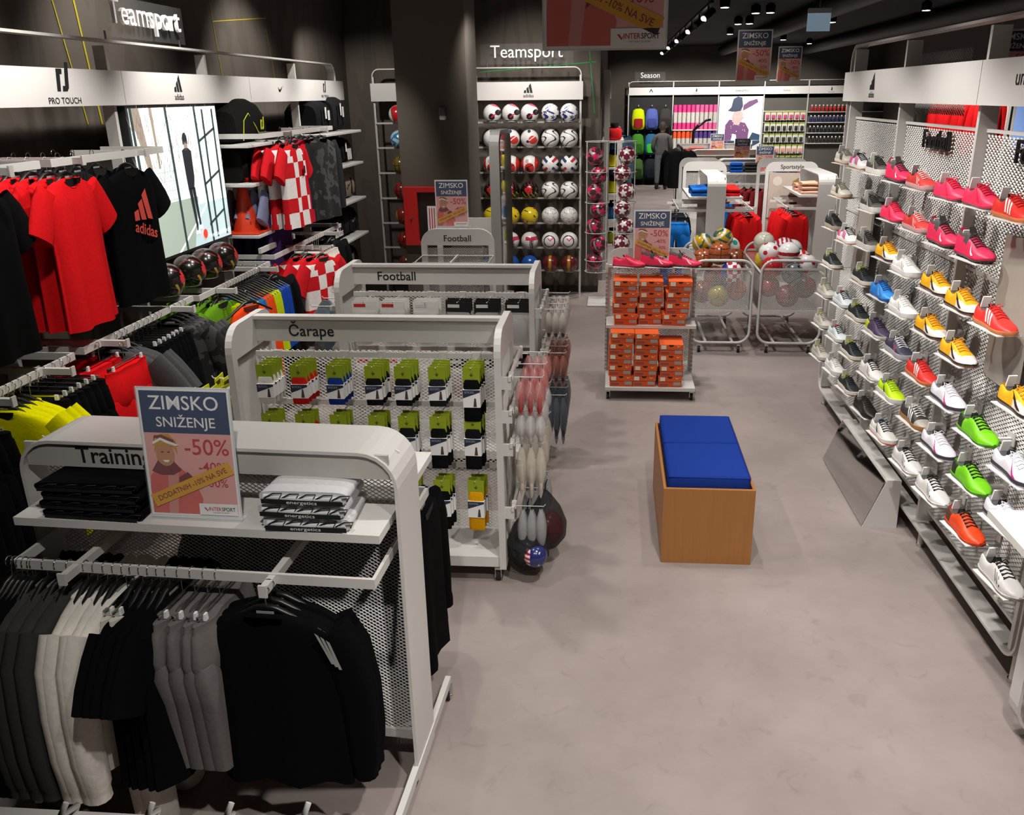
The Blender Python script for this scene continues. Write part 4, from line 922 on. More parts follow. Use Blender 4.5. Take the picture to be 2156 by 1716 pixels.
# ------------------------------------------------------------------ sale posters
PM = [mat('#20365f', .35), PRINTW, mat('#e7a8a2', .35), mat('#c22a35', .35), mat('#e3a51c', .35), mat('#d98f86', .35), mat('#c58a63', .4), mat('#7d2f33', .4), mat('#c99320', .4), mat('#d8655a', .4), mat('#3a3f55', .4), INK]
def poster_mesh(up_band=True):
    b = B(); d = [0.0]
    def pg(pts, mi, lay): b.add([(x, -.0022-lay*.0004, z) for x, z in pts], [tuple(range(len(pts)))], mi)
    w, h = 1.0, 1.41
    pg([(-.5, 0), (.5, 0), (.5, h), (-.5, h)], 1, 0)
    pg([(-.48, .93), (.48, .93), (.48, 1.39), (-.48, 1.39)], 0, 1); pg([(-.48, .02), (.48, .02), (.48, .93), (-.48, .93)], 2, 1)
    for k in range(12): pg([(-.48, 1.36-k*.035), (-.42+k*.0, 1.39-k*.035), (-.42, 1.384-k*.035), (-.48, 1.354-k*.035)], 10, 2)
    T = lambda s_, sz, x, z, mi, sx=1.0, lay=3, al='CENTER', rx=(1, 0, 0), ry=(0, 0, 1): b.text(s_, sz, (x, -.0022-lay*.0004, z), rx, ry, mi, 0, al, sx, .006)
    T('ZIMSKO', .215, .0, 1.19, 1, 1.0); T('SNIŽENJE', .155, .0, 1.0, 1, 1.02)
    # the smiling skier: jacket, scarf, face, hat, goggles
    pg([(-.48, .02), (.06, .02), (.1, .2), (.02, .42), (-.12, .55), (-.34, .56), (-.46, .45), (-.48, .3)], 9, 2); pg([(-.3, .02), (-.2, .02), (-.14, .5), (-.26, .5)], 5, 3)
    pg([(-.44, .5), (-.36, .62), (-.2, .64), (-.1, .52), (-.2, .46), (-.34, .46)], 7, 4); pg([(-.16, .3), (.02, .44), (-.04, .5), (-.14, .44)], 7, 4)
    pg([(-.265+.105*cos(a), .69+.13*sin(a)) for a in [k*pi/8 for k in range(16)]], 6, 5)
    pg([(-.385, .70), (-.37, .84), (-.3, .92), (-.2, .92), (-.13, .84), (-.125, .70), (-.17, .78), (-.26, .80), (-.35, .78)], 8, 6)
    pg([(-.38, .82), (-.36, .88), (-.27, .85), (-.15, .83), (-.12, .79), (-.16, .86), (-.28, .91), (-.37, .9)], 7, 7); pg([(-.39, .80), (-.3, .85), (-.24, .82), (-.14, .79), (-.1, .8), (-.24, .855), (-.3, .88), (-.39, .83)], 1, 8)
    pg([(-.3, .63), (-.22, .63), (-.24, .605), (-.28, .605)], 1, 7); pg([(-.31, .715), (-.28, .715), (-.28, .725), (-.31, .725)], 11, 7); pg([(-.24, .715), (-.21, .715), (-.21, .725), (-.24, .725)], 11, 7)
    T('-50%', .25, .2, .70, 3); T('-40%', .155, .24, .51, 3); T('-30%', .13, .27, .34, 3)
    a = .42 if up_band else -.42; rx = (cos(a), 0, sin(a)); ry = (-sin(a), 0, cos(a)); c = (0.0, .36)
    def rot(u, v): return (c[0]+u*cos(a)-v*sin(a), c[1]+u*sin(a)+v*cos(a))
    pg([rot(-.5, -.07), rot(.5, -.07), rot(.5, .075), rot(-.5, .075)], 4, 9)
    o = rot(0, -.025); b.text('DODATNIH -10% NA SVE', .085, (o[0], -.0022-10*.0004, o[1]), rx, ry, 7, 0, 'CENTER', .92, .01)
    pg([(.05, .02), (.48, .02), (.48, .15), (.05, .15)], 1, 9)
    pg([(.10, .105), (.125, .105), (.14, .075), (.17, .115), (.14, .06)], 3, 10); b.text('INTER', .06, (.155, -.0064, .07), (1, 0, 0), (0, 0, 1), 3, 0, 'LEFT', .85, .015); b.text('SPORT', .06, (.30, -.0064, .07), (1, 0, 0), (0, 0, 1), 11, 0, 'LEFT', .85, .015); b.text('THE HEART OF SPORT', .018, (.29, -.0064, .042), (1, 0, 0), (0, 0, 1), 11, 0)
    return b.mesh('sale_print', PM)
PU, PD = poster_mesh(True), poster_mesh(False)
def poster(loc, rz, w, label, stand=True, up_=True, lean=0.0, group=None, name='sale_sign'):
    t = thing(name, label, 'sign', loc, rz, group); t.rotation_euler = (lean, 0, rz); s_ = w
    pr = O('sale_print', PU if up_ else PD, t); pr.scale = (s_, 1, s_)
    b = B(); b.box(-s_*.515, s_*.515, -.0016, .0016, -.01, 1.43*s_); b.obj('acrylic_sheet', [mat('#dfe4e6', .1, alpha=.9, var=0)], t)
    b = B(); b.box(-s_*.515, s_*.515, -.0095, -.0085, -.01, 1.43*s_); b.obj('acrylic_cover', [mat('#eef2f4', .05, alpha=.04, var=0)], t)
    if stand: b = B(); b.box(-s_*.515, s_*.515, -.01, .13, -.012, -.009); b.obj('acrylic_foot', [CLEAR], t)
    else:
        for u in (-.4, .4): B().cyl((u*s_, 0, 1.43*s_), (u*s_, 0, max(1.44*s_, CEIL-loc[2])), .0015, 4).obj('cord', [STEEL], t)
    return t
p = onz(415, 1085, 1.165); poster((p.x, p.y, 1.165), math.radians(-2), .315, 'winter sale sign standing on the Training rack shelf', lean=math.radians(-4))
p = onz(944, 488, 1.42); poster((p.x, 7.46, 1.432), 0, .275, 'winter sale sign on top of the small basket stand')
poster((.36-.005, 7.49, 1.135), 0, .305, 'winter sale sign above the shoe boxes, band sloping down', up_=False)
# ------------------------------------------------------------------ garments (origin at the hook on the rail, fabric hangs down, front = -y)
def sleevering(c, d, rw, rd, n=12):
    d = Vector(d).normalized(); a = Vector((0, 1, 0)); e = d.cross(a).normalized()
    return [Vector(c)+e*(rw*cos(2*pi*i/n))+a*(rd*sin(2*pi*i/n)) for i in range(n)]
def clothring(z, hw, dep, k, amp, ph, n=36, cx=0.0, flat=.75):
    R = []
    for i in range(n):
        f = 2*pi*i/n; cf, sf = cos(f), sin(f)
        x = hw*(1 if cf > 0 else -1)*abs(cf)**flat; y = dep*(1 if sf > 0 else -1)*abs(sf)**.8
        y += amp*sin(k*x*20+ph+(1.2 if sf > 0 else 0))
        R.append((cx+x, y, z))
    return R
def hanger(root, clip=False, w=.2):
    b = B()
    hk = [(0.0+.018*sin(a), 0, -.018+.018*cos(a)) for a in [-1.9+q*.42 for q in range(9)]]
    if clip:
        b.box(-w, w, -.003, .003, -.105, -.097, 0)
        for s_ in (-1, 1): b.box(s_*w*.85-.012, s_*w*.85+.012, -.012, .012, -.135, -.10, 0); b.box(s_*w*.85-.008, s_*w*.85+.008, -.02, -.012, -.115, -.09, 1)
        h = b.obj('clip_hanger', [CHROME, PRINTW], root)
    else:
        P = [(-w, 0, -.165), (-w*.6, 0, -.125), (-.035, 0, -.085), (0, 0, -.078), (.035, 0, -.085), (w*.6, 0, -.125), (w, 0, -.165)]
        b.tube(P, [.006, .009, .012, .013, .012, .009, .006], 6); b.box(-.03, .03, -.0135, -.012, -.097, -.088, 1)
        h = b.obj('hanger', [BLACKP, mat('#8f9092', .5)], root)
    B().tube(hk+[(0, 0, -.05), (0, 0, -.08 if not clip else -.1)], .0022, 5).obj('hook', [CHROME], h)
def make_top(col, label, cat='t-shirt', sleeve='short', length=.74, wide=1.0, thick=1.0, group=None, sl_col=None, neck='#0c0c0d', extra=None, bib=False, mats=None, cell=None):
    r = thing({'t-shirt': 't_shirt', 'sweatshirt': 'sweatshirt', 'jersey': 'jersey', 'jacket': 'jacket', 'vest': 'training_vest'}[cat], label, cat, group=group)
    hanger(r, False, .19*wide); m_ = mats or fab(col); ph = rnd(0, 6)
    T = [(-.098, .075, .022, 0), (-.108, .10, .028, 0), (-.128, .165, .032, .001), (-.155, .215, .036, .002), (-.20, .238, .042, .004), (-.30, .236, .046, .006), (-.45, .232, .046, .009), (-.62, .238, .048, .012), (-length, .245, .050, .014)]
    if sleeve == 'none': T = [(-.10, .06, .022, 0), (-.115, .085, .028, 0), (-.14, .13, .03, 0), (-.18, .15, .034, .002), (-.28, .175, .042, .005), (-.42, .22, .046, .008), (-length, .23, .05, .012)]
    if bib: T = [(-.150, .175, .030, 0), (-.165, .19, .036, .001), (-.24, .20, .042, .004), (-.42, .21, .046, .008), (-length, .22, .05, .012)]
    T = [tuple(p_+(q_-p_)*k_/3 for p_, q_ in zip(A_, C_)) for A_, C_ in zip(T, T[1:]) for k_ in range(3)]+[T[-1]]
    b = B(); b.loft([clothring(z, hw*wide, dp*thick, 1.5, a*1.35, ph) for z, hw, dp, a in T], True, True, 0, True)
    if cell:
        for i_, f_ in enumerate(b.f):
            c_ = [sum(b.v[q_][k_] for q_ in f_)/len(f_) for k_ in range(3)]; b.m[i_] = cell(c_[0], c_[1], c_[2])
    if extra: extra(b)
    b.obj('body', mats if isinstance(mats, list) else [m_, INK, PRINTW], r)
    if sleeve != 'none':
        for s_ in (-1, 1):
            if sleeve == 'short': C = [(s_*.185*wide, -.165, .085), (s_*.235*wide, -.22, .088), (s_*.285*wide, -.29, .088), (s_*.325*wide, -.355, .090)]
            else: C = [(s_*.19*wide, -.165, .085), (s_*.245*wide, -.25, .078), (s_*.275*wide, -.40, .068), (s_*.285*wide, -.56, .06), (s_*.285*wide, -.68, .05), (s_*.285*wide, -.70, .042), (s_*.285*wide, -.74, .042)]
            b = B(); R = []
            for k, (x, z, w) in enumerate(C):
                d = (C[min(k+1, len(C)-1)][0]-C[max(k-1, 0)][0], 0, C[min(k+1, len(C)-1)][1]-C[max(k-1, 0)][1])
                R.append(sleevering((x, rnd(-.004, .004), z), d, w, (.030 if sleeve == 'short' else .036)*thick))
            b.loft(R, True, True, 0, True); b.obj('sleeve', [fab(sl_col) if sl_col else (mats[0] if isinstance(mats, list) else m_)], r)
    if bib: return r
    b = B(); b.tube([(.072*cos(a), -.026*thick*abs(sin(a))-.004 if sin(a) < 0 else .022, -.100-(.045 if sin(a) < 0 else .0)*abs(sin(a))) for a in [q*pi/8 for q in range(16)]], .006, 5, True)
    b.add([(.066*cos(a), -.0285*thick-.004, -.100-.043*abs(sin(a))) for a in [pi+q*pi/8 for q in range(9)]], [tuple(range(9)), tuple(range(8, -1, -1))], 1); b.obj('neckband', [m_ if not isinstance(mats, list) else mats[0], mat(neck, .9)], r)
    return r
def make_bottom(col, label, cat='shorts', length=.46, group=None, wide=1.0):
    r = thing('shorts' if cat == 'shorts' else 'trousers', label, cat, group=group); hanger(r, True, .15); m_ = fab(col); ph = rnd(0, 6)
    b = B(); b.loft([clothring(z, hw*wide, dp, 2.2, a, ph) for z, hw, dp, a in ((-.118, .172, .030, .006), (-.145, .174, .030, .006), (-.150, .18, .034, .008), (-.25, .200, .046, .008), (-.29, .198, .044, .006), (-.33, .18, .03, .004))], True, True, 0, True); b.obj('waist', [m_], r)
    for s_ in (-1, 1):
        b = B(); e = .118 if cat == 'shorts' else .062
        b.loft([clothring(z, hw*wide, dp, 1.6, .006, ph+s_, 24, s_*cx*wide) for z, hw, dp, cx in ((-.265, .096, .034, .100), (-.31, .106, .046, .104), (-.42, (.106+e)/2 if cat != 'shorts' else .112, .045, .106), (-.12-length, e, .042, .108))], True, True, 0, True); b.obj('leg', [m_], r)
    return r
def logo_stripes(y=-.056, z0=-.36, s=.1, mi=1):
    def f(b):
        for k, hh in enumerate((.35, .65, .95)):
            x = -.5+k*.36; b.add([(s*(x), y, z0), (s*(x+.27), y, z0-.03*s*k), (s*(x+.27-hh*.3+.1), y, z0+hh*s), (s*(x-hh*.3+.12), y, z0+hh*s*.8)], [(0, 1, 2, 3)], mi)
        b.text('adidas', s*.5, (0, y, z0-s*.5), (.95, 0, -.3), (.3, 0, .95), mi, 0, 'CENTER', 1, .015)
    return f
def checks(nx=4, nz=8, y=-.0):     # red squares laid on the front and back of a white jersey
    def f(b):
        pass
    return f
RV = pi/2          # facing the aisle from the left wall
ZU, ZL = 2.242, 1.337
# black and olive tees, red tees, charcoal tees, black logo tee on the upper arms
blk = Stamp(make_top('#0a0a0b', 'black t-shirt hanging on the upper left rail', length=.82, wide=.9))
for k in range(5): blk.put((-3.05+k*.10, 3.46, ZU), RV+rnd(-.05, .05), 'black t-shirt hanging beside the red t-shirts', 'black tees beside the red tees')
red = Stamp(make_top('#d2171c', 'plain red t-shirt', length=.82, wide=.9))
for k in range(6): red.put((-3.08+k*.09, 4.10, ZU), RV+rnd(-.05, .05), 'plain bright red t-shirt on the upper rail', 'red tees on the upper rail')
chg = Stamp(make_top('#201f1f', 'charcoal t-shirt', length=.8, wide=.9))
for k in range(5): chg.put((-3.1+k*.08, 4.42, ZU), RV+rnd(-.04, .04), 'charcoal t-shirt between the red and the logo t-shirts', 'charcoal tees on the upper rail')
bk2 = make_top('#0a0a0b', 'black t-shirt with a large coral three-stripe chest logo', length=.82, wide=.92)
bb = B(); logo_stripes(-.060, -.37, .17, 0)(bb); bb.obj('chest_logo', [mat('#d2493c', .8)], bk2)
bk2.location = (-2.64, 4.66, ZU); bk2.rotation_euler = (0, 0, RV-.06)
for k in range(3): blk.put((-3.05+k*.11, 4.68, ZU), RV, 'black t-shirt hanging behind the coral logo shirt', 'black tees behind the logo tee')
# lower rail, near bays: black shorts on clips, yellow tees, red shorts, grey tees, camo tees
bsh = Stamp(make_bottom('#0c0c0d', 'black shorts', length=.5)); yel = Stamp(make_top('#d8d400', 'neon yellow t-shirt', length=.72)); rsh = Stamp(make_bottom('#cf1519', 'red shorts', length=.42)); gry = Stamp(make_top('#4a4a4a', 'dark grey t-shirt'))
BXR = -2.612
for k in range(9): bsh.put((BXR, 2.60+k*.062, ZL), rnd(-.06, .06), 'black shorts on chrome clips at the near end of the lower rail', 'black shorts on the near lower rail')
for k in range(4): yel.put((BXR, 3.31+k*.042, ZL), rnd(-.04, .04), 'neon yellow t-shirt on the lower left rail', 'yellow tees on the lower rail')
for k in range(6): bsh.put((BXR, 3.50+k*.06, ZL), rnd(-.06, .06), 'black shorts on chrome clips beside the yellow shirts', 'black shorts beside the yellow tees')
for k in range(4): rsh.put((-2.86+k*.13, 4.04, ZL), RV+rnd(-.05, .05), 'bright red shorts on chrome clips below the red t-shirts', 'red shorts on the lower rail')
for k in range(3): gry.put((BXR, 4.22+k*.05, ZL), rnd(-.04, .04), 'dark grey t-shirt beside the red shorts', 'grey tees on the lower rail')
for k in range(7): bsh.put((BXR, 4.40+k*.05, ZL), rnd(-.05, .05), 'black shorts on clips beside the grey t-shirts', 'black shorts beside the grey tees')
cam_m = bpy.data.materials.new('camo_print'); cam_m.use_nodes = True
_n = cam_m.node_tree.nodes; _l = cam_m.node_tree.links; _t = _n.new('ShaderNodeTexCoord'); _z = _n.new('ShaderNodeTexNoise'); _z.inputs['Scale'].default_value = 14; _r = _n.new('ShaderNodeValToRGB'); _r.color_ramp.interpolation = 'CONSTANT'
_r.color_ramp.elements[0].color = (*lin('#121213'), 1); _r.color_ramp.elements[1].position = .52; _r.color_ramp.elements[1].color = (*lin('#3c3d3e'), 1); _l.new(_t.outputs['Object'], _z.inputs['Vector']); _l.new(_z.outputs['Fac'], _r.inputs[0]); _l.new(_r.outputs[0], _n['Principled BSDF'].inputs['Base Color']); _n['Principled BSDF'].inputs['Roughness'].default_value = .9
cmo = Stamp(make_top('#222222', 'camo t-shirt', mats=[cam_m, INK]))
for k in range(4): cmo.put((BXR, 4.82+k*.06, ZL), rnd(-.04, .04), 'grey and black camouflage t-shirt on the lower rail', 'camouflage tees on the lower rail')
# lower rail under the balls: orange vest, green tees, neon rows
ov = make_top('#e8471a', 'orange sleeveless training vest with dark edging', 'vest', 'none', .66, neck='#7c2a14')
b = B(); b.text('A', .06, (.08, -.05, -.25), (1, 0, 0), (0, 0, 1), 0, 0, bold=.02); b.obj('chest_logo', [INK], ov)
ov.location = (-2.40, 5.45, 1.30); ov.rotation_euler = (0, 0, RV-.5)
grn = Stamp(make_top('#5f8f1c', 'olive green t-shirt'))
for k in range(4): grn.put((-2.9+k*.1, 5.45, 1.317), RV+rnd(-.1, .1), 'lime green t-shirt behind the orange vest', 'green tees behind the orange vest')
NEON = (('#c9dc12', 'neon yellow', 4), ('#1f6fb8', 'mid blue', 2), ('#e8531d', 'bright orange', 3), ('#c2d416', 'lime yellow', 3), ('#1d4aa8', 'royal blue', 4))
yy_ = 5.56
for c, nm, cnt_ in NEON:
    st = Stamp(make_top(c, nm, 'vest', 'none', .6, bib=True))
    for k in range(cnt_): st.put((BXR, yy_, 1.317), rnd(-.03, .03), nm+' training bib in the row under the graffiti balls', nm+' bibs in a row'); yy_ += .048
bjk = Stamp(make_top('#141516', 'black jacket', 'jacket', 'long', .78, thick=1.3))
for k in range(4): bjk.put((BXR, 6.36+k*.0-.0, 1.317), 0) if False else None
for k in range(3): bjk.put((-2.78+k*.12, 6.28, 1.317), RV-.2, 'black zipped jacket beside the checked jerseys', 'black jackets on the lower rail')
# checked jerseys, patterned jackets, bags corner
def jersey_mats(): return [fab('#c81f26'), fab('#e6e0dc'), INK]
def checker(b):
    for i in range(4):
        for j in range(5):
            if (i+j) % 2:
                x0 = -.21+i*.105; z0 = -.74+j*.118; y = -.058
                b.add([(x0, y, z0), (x0+.105, y, z0), (x0+.105, y, z0+.118), (x0, y, z0+.118)], [(0, 1, 2, 3)], 1)
                b.add([(x0, -y, z0), (x0+.105, -y, z0), (x0+.105, -y, z0+.118), (x0, -y, z0+.118)], [(3, 2, 1, 0)], 1)
def make_jersey(lb):
    r = make_top('#c81f26', lb, 'jersey', 'short', .74, mats=[fab('#c81f26'), fab('#e6e0dc'), INK], cell=lambda x, y, z: (int(x/.118+10)+int(-z/.125)) % 2 if z < -.14 else 0)
    b = B(); b.box(.07, .10, -.0595, -.0585, -.33, -.27); b.obj('crest', [INK], r); return r
jr = Stamp(make_jersey('jersey'))
for k in range(5): jr.put((-2.95+k*.10, 6.98, 2.247), RV+rnd(-.06, .06), 'red and white checked jersey on the upper rail above the cone shelf', 'checked jerseys on the upper rail')
pur = Stamp(make_top('#3f2f63', 'purple jersey', 'jersey', 'short', .74, sl_col='#8a8fae'))
for k in range(4): pur.put((-3.0+k*.09, 6.98, 1.93), RV, 'purple and grey jersey below the checked jerseys', 'purple jerseys behind the cones')
pjk = Stamp(make_top('#1d1d20', 'patterned jacket', 'jacket', 'long', .8, mats=[cam_m, INK], sl_col='#2a2a2c'))
for k in range(5): pjk.put((-2.98+k*.09, 7.92, 2.247), RV-.2+rnd(-.06, .06), 'black mottled track jacket beside the checked jerseys', 'black patterned jackets on the upper rail')
pkj = Stamp(make_top('#b81f3c', 'crimson jacket', 'jacket', 'long', .8))
for k in range(2): pkj.put((-2.80+k*.1, 7.72, 2.247), RV-.1, 'crimson track jacket among the black patterned jackets', 'crimson jackets on the upper rail')
for k in range(3): jr.put((-2.62+k*.11, 6.98, 1.347), RV-.35, 'red and white checked jersey on the lower rail by the white shorts', 'checked jerseys on the lower rail')
wsh = Stamp(make_bottom('#ded6cb', 'white shorts', length=.48))
for k in range(6): wsh.put((BXR, 7.30+k*.055, 1.347), rnd(-.05, .05), 'off-white shorts on clips behind the checked jerseys', 'white shorts on the lower rail')
for k in range(4): bjk.put((-2.85+k*.09, 7.85, 1.347), RV-.2, 'black jacket beside the white shorts', 'black jackets by the white shorts')

# ------------------------------------------------------------------ bags and cones on the wall shelves
def bag(label, loc, w, d, h, col, kind, acc='#c4cc1a', rz=RV):
    t = thing('sports_bag', label, 'bag', loc, rz); m_ = fab(col, .2)
    b = B(); n = 10; R = []
    for k in range(n+1):
        u = k/n; x = -w/2+w*u; e = 1-abs(2*u-1)**(6 if kind != 'dome' else 2.6)*(.35 if kind != 'dome' else .75); hh = h*(.62+.38*e); dd = d/2*(.86+.14*e); q = []
        for i in range(16):
            a = 2*pi*i/16; cx_, sz_ = cos(a), sin(a); pw = .45 if kind == 'cube' else .62
            q.append((x, dd*(1 if cx_ > 0 else -1)*abs(cx_)**pw+.004*sin(7*u*3+i), hh/2+hh/2*(1 if sz_ > 0 else -1)*abs(sz_)**pw))
        R.append(q)
    b.loft(R, True, True, 0, True); b.obj('bag_body', [m_], t)
    y = -d/2-.004
    if kind == 'dome':
        b = B(); b.tube([(-.32*w, y+.02, .02), (-.3*w, y+.006, h*.5), (-.12*w, y+.01, h*.66), (.08*w, y+.006, h*.35), (.18*w, y, h*.12), (.42*w, y+.02, h*.15)], .004, 5); b.tube([(-.2*w, 0, h*.98), (.05*w, -.01, h*1.0), (.25*w, 0, h*.93)], .004, 5); b.obj('piping', [mat(acc, .6)], t)
    if kind in ('dome', 'cube'):
        b = B(); fascia_logo_ = [(-.32, 0), (-.14, 0), (-.05, .5), (.05, .5), (.08, .66), (-.22, .66)]; s_ = .11; o = (w*.26, y-.004, h*.28)
        for poly in ([(-.32, 0), (-.14, 0), (-.05, .5), (.05, .5), (.08, .66), (-.22, .66)], [(.0, .16), (.12, .16), (.27, .85), (.45, .85), (.3, .1), (.2, 0), (-.04, 0)]): b.add([(o[0]+a*s_, o[1], o[2]+c*s_) for a, c in poly], [tuple(range(len(poly)))])
        b.obj('logo', [mat(acc, .6)], t)
        B().tube([(-.1*w, 0, h*.97), (-.08*w, 0, h*1.06), (.1*w, 0, h*1.06), (.12*w, 0, h*.97)], .008, 6).obj('carry_handle', [m_], t)
    else:
        for s_ in (-.22, .22):
            B().tube([(s_*w, y, h*.15), (s_*w, y, h*.7), (s_*w*.8, -.02, h*1.02), (s_*w*.8, .02, h*1.02), (s_*w, -y, h*.6)], .009, 5).obj('strap', [fab('#202022') if col != '#202022' else m_], t)
        b = B()
        if kind == 'text': b.text('adidas', .11, (0.02, y-.010, h*.22), (1, 0, 0), (0, 0, 1), 0, 0, bold=.02)
        elif kind == 'tick': b.add([(a*.13, y-.010, h*.45+c*.1) for a, c in ((-.5, .42), (-.36, .1), (-.2, 0), (.0, .06), (.6, .5), (-.05, .22), (-.25, .22))], [tuple(range(7))])
        elif kind == 'bars':
            for k in range(4): b.add([(.02+k*.04, y-.010, h*.12), (.05+k*.04, y-.010, h*.12), (.04+k*.04, y-.008, h*.55), (.01+k*.04, y-.008, h*.55)], [(0, 1, 2, 3)])
        else: b.box(w*.1, w*.22, y-.012, y-.008, h*.4, h*.7)
        b.obj('logo', [mat(acc, .6)], t)
    if kind in ('tag', 'bars', 'text'): B().box(-w*.1, -w*.02, y-.016, y-.012, h*.45, h*.8).obj('paper_tag', [PRINTW], t)
    return t
XB = XF-.06
bag('black sports bag with yellow piping on the top shelf by the screen', (XB, 6.86, 2.17), .58, .34, .33, '#181817', 'dome')
bag('boxy black bag with yellow logo on the shelf above the cones', (XB, 6.84, 1.885), .52, .34, .27, '#171716', 'cube')
bag('black backpack with coral strap on the top shelf of the bag bay', (XB, 8.66, 2.165), .46, .33, .30, '#19191a', 'tag', '#d9d6d2')
bag('dark grey backpack at the end of the top bag shelf', (XB, 9.2, 2.165), .40, .30, .34, '#242425', 'tag', '#d9d6d2')
bag('black holdall with paper tag on the second bag shelf', (XB, 8.68, 1.84), .56, .34, .27, '#161617', 'tag', '#e0ded8')
bag('black holdall with bold white bars on the second bag shelf', (XB, 9.25, 1.84), .48, .32, .26, '#1a1a1b', 'bars', '#e4e2de')
bag('small black bag with white straps on the third bag shelf', (XB, 8.66, 1.47), .46, .30, .23, '#1b1b1c', 'tag', '#e0ded8')
bag('beige and grey holdall with dark tick on the third bag shelf', (XB, 9.2, 1.47), .54, .34, .29, '#9a8d78', 'tick', '#2a2622')
bag('black holdall with large white lettering on the fourth bag shelf', (XB, 8.70, 1.09), .62, .34, .26, '#151516', 'text', '#e6e4e0')
bag('charcoal holdall with grey pocket on the fourth bag shelf', (XB, 9.27, 1.09), .48, .33, .29, '#2c2c2e', 'tick', '#8a8a8c')
bag('large black holdall on the lowest bag shelf', (XB, 8.95, .72), .8, .36, .28, '#131314', 'tag', '#6a6a6c')
def cone(label, loc, col, h=.36):
    t = thing('training_cone', label, 'cone', loc, RV); m_ = mat(col, .4)
    b = B(); b.lathe([(.105, .012), (.10, .03), (.03, h-.006), (.022, h), (.012, h)], 20); b.obj('cone_body', [m_], t)
    b = B(); b.bbox(-.15, .15, -.15, .15, 0, .014, .005); b.obj('base', [m_], t)
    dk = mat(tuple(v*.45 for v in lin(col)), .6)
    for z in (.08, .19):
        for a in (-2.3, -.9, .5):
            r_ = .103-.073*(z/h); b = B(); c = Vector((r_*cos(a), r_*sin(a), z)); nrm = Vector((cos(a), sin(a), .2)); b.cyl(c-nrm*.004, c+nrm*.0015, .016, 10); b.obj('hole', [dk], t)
    b = B()
    for z in (.06, .105): b.add([(.02+u, -.105+.2*z-.004-.00, z+v) for u, v in ((0, 0), (.05, 0), (.05, .035), (0, .035))], [(0, 1, 2, 3)])
    b.obj('sticker', [mat('#cfc6a8', .6)], t)
cone('orange training cone with round holes on the wall shelf', (XF+.04, 6.66, 1.50), '#e2401c')
cone('blue training cone with round holes on the wall shelf', (XF+.0, 6.98, 1.50), '#1f62bd', .38)

# ------------------------------------------------------------------ Training rack goods
TR = Matrix.Translation((-1.375, 2.72, 0)) @ Matrix.Rotation(math.radians(-2.6), 4, 'Z')
def tl(x, y, z): return TR @ Vector((x, y, z))
ra = math.radians(-2.6); ZT = 1.018
def side(x): return tl(x, -.285, ZT)
lng = Stamp(make_top('#09090a', 'black sweatshirt', 'sweatshirt', 'long', .78, thick=1.2)); dgr = Stamp(make_top('#3a3937', 'dark grey sweatshirt', 'sweatshirt', 'long', .78, thick=1.2)); crm = Stamp(make_top('#d9d3c8', 'cream sweatshirt', 'sweatshirt', 'long', .68, thick=1.2)); jog = Stamp(make_bottom('#66625f', 'grey jogging trousers', 'trousers', .58)); crj = Stamp(make_bottom('#cdc7ba', 'cream jogging trousers', 'trousers', 1.0))
SR = pi/2+ra
def hang(st, x, lb, gr, rz=SR): st.put(side(x), rz+rnd(-.06, .06), lb, gr)
for k in range(5): hang(lng, -.67+k*.02, 'black sweatshirt at the far left of the Training rack rail', 'black sweatshirts, left of the Training rack')
for k in range(4): hang(dgr, -.58+k*.045, 'dark grey long-sleeved sweatshirt on the Training rack rail', 'dark grey sweatshirts on the Training rack')
for k in range(4): hang(crm, -.385+k*.036, 'cream white sweatshirt on the Training rack rail', 'cream sweatshirts on the Training rack')
for k in range(2): hang(crj, -.245+k*.03, 'cream jogging trousers hanging below the cream sweatshirts', 'cream joggers on the Training rack')
bts = Stamp(make_top('#0a0a0b', 'black t-shirt', thick=1.1))
for k in range(5): hang(bts, -.215+k*.032, 'black t-shirt beside the cream sweatshirts', 'black tees on the Training rack')
for k in range(4): hang(jog, -.045+k*.045, 'mid grey jogging trousers on chrome clips', 'grey joggers on the Training rack')
def stripes3(b):
    for s_ in (-1, 1):
        for k in range(3): b.add([(s_*(.175+k*.018), -.05, -.135-k*.012), (s_*(.187+k*.018), -.05, -.143-k*.012), (s_*(.232+k*.012), -.05, -.25-k*.01), (s_*(.222+k*.012), -.05, -.25-k*.01)], [(0, 1, 2, 3), (3, 2, 1, 0)], 2)
sw = Stamp(make_top('#08080a', 'black sweatshirt with white shoulder stripes', 'sweatshirt', 'long', .76, extra=stripes3, thick=1.1))
for k in range(3): sw.put(tl(.29, -.365+k*.04, ZT-.004), ra+rnd(-.03, .03), 'black sweatshirt with white shoulder stripes facing out from the Training rack', 'striped black sweatshirts on the Training rack arm')
for k in range(4): lng.put(tl(.60-k*.06, .42, ZT), SR+rnd(-.05, .05), 'black hooded sweatshirt on the rear rail of the Training rack', 'black hoodies on the rear rail')
for k in range(5): bts.put(tl(.2-k*.12, .42, ZT), SR, 'black t-shirt on the rear rail of the Training rack', 'black tees on the rear rail')
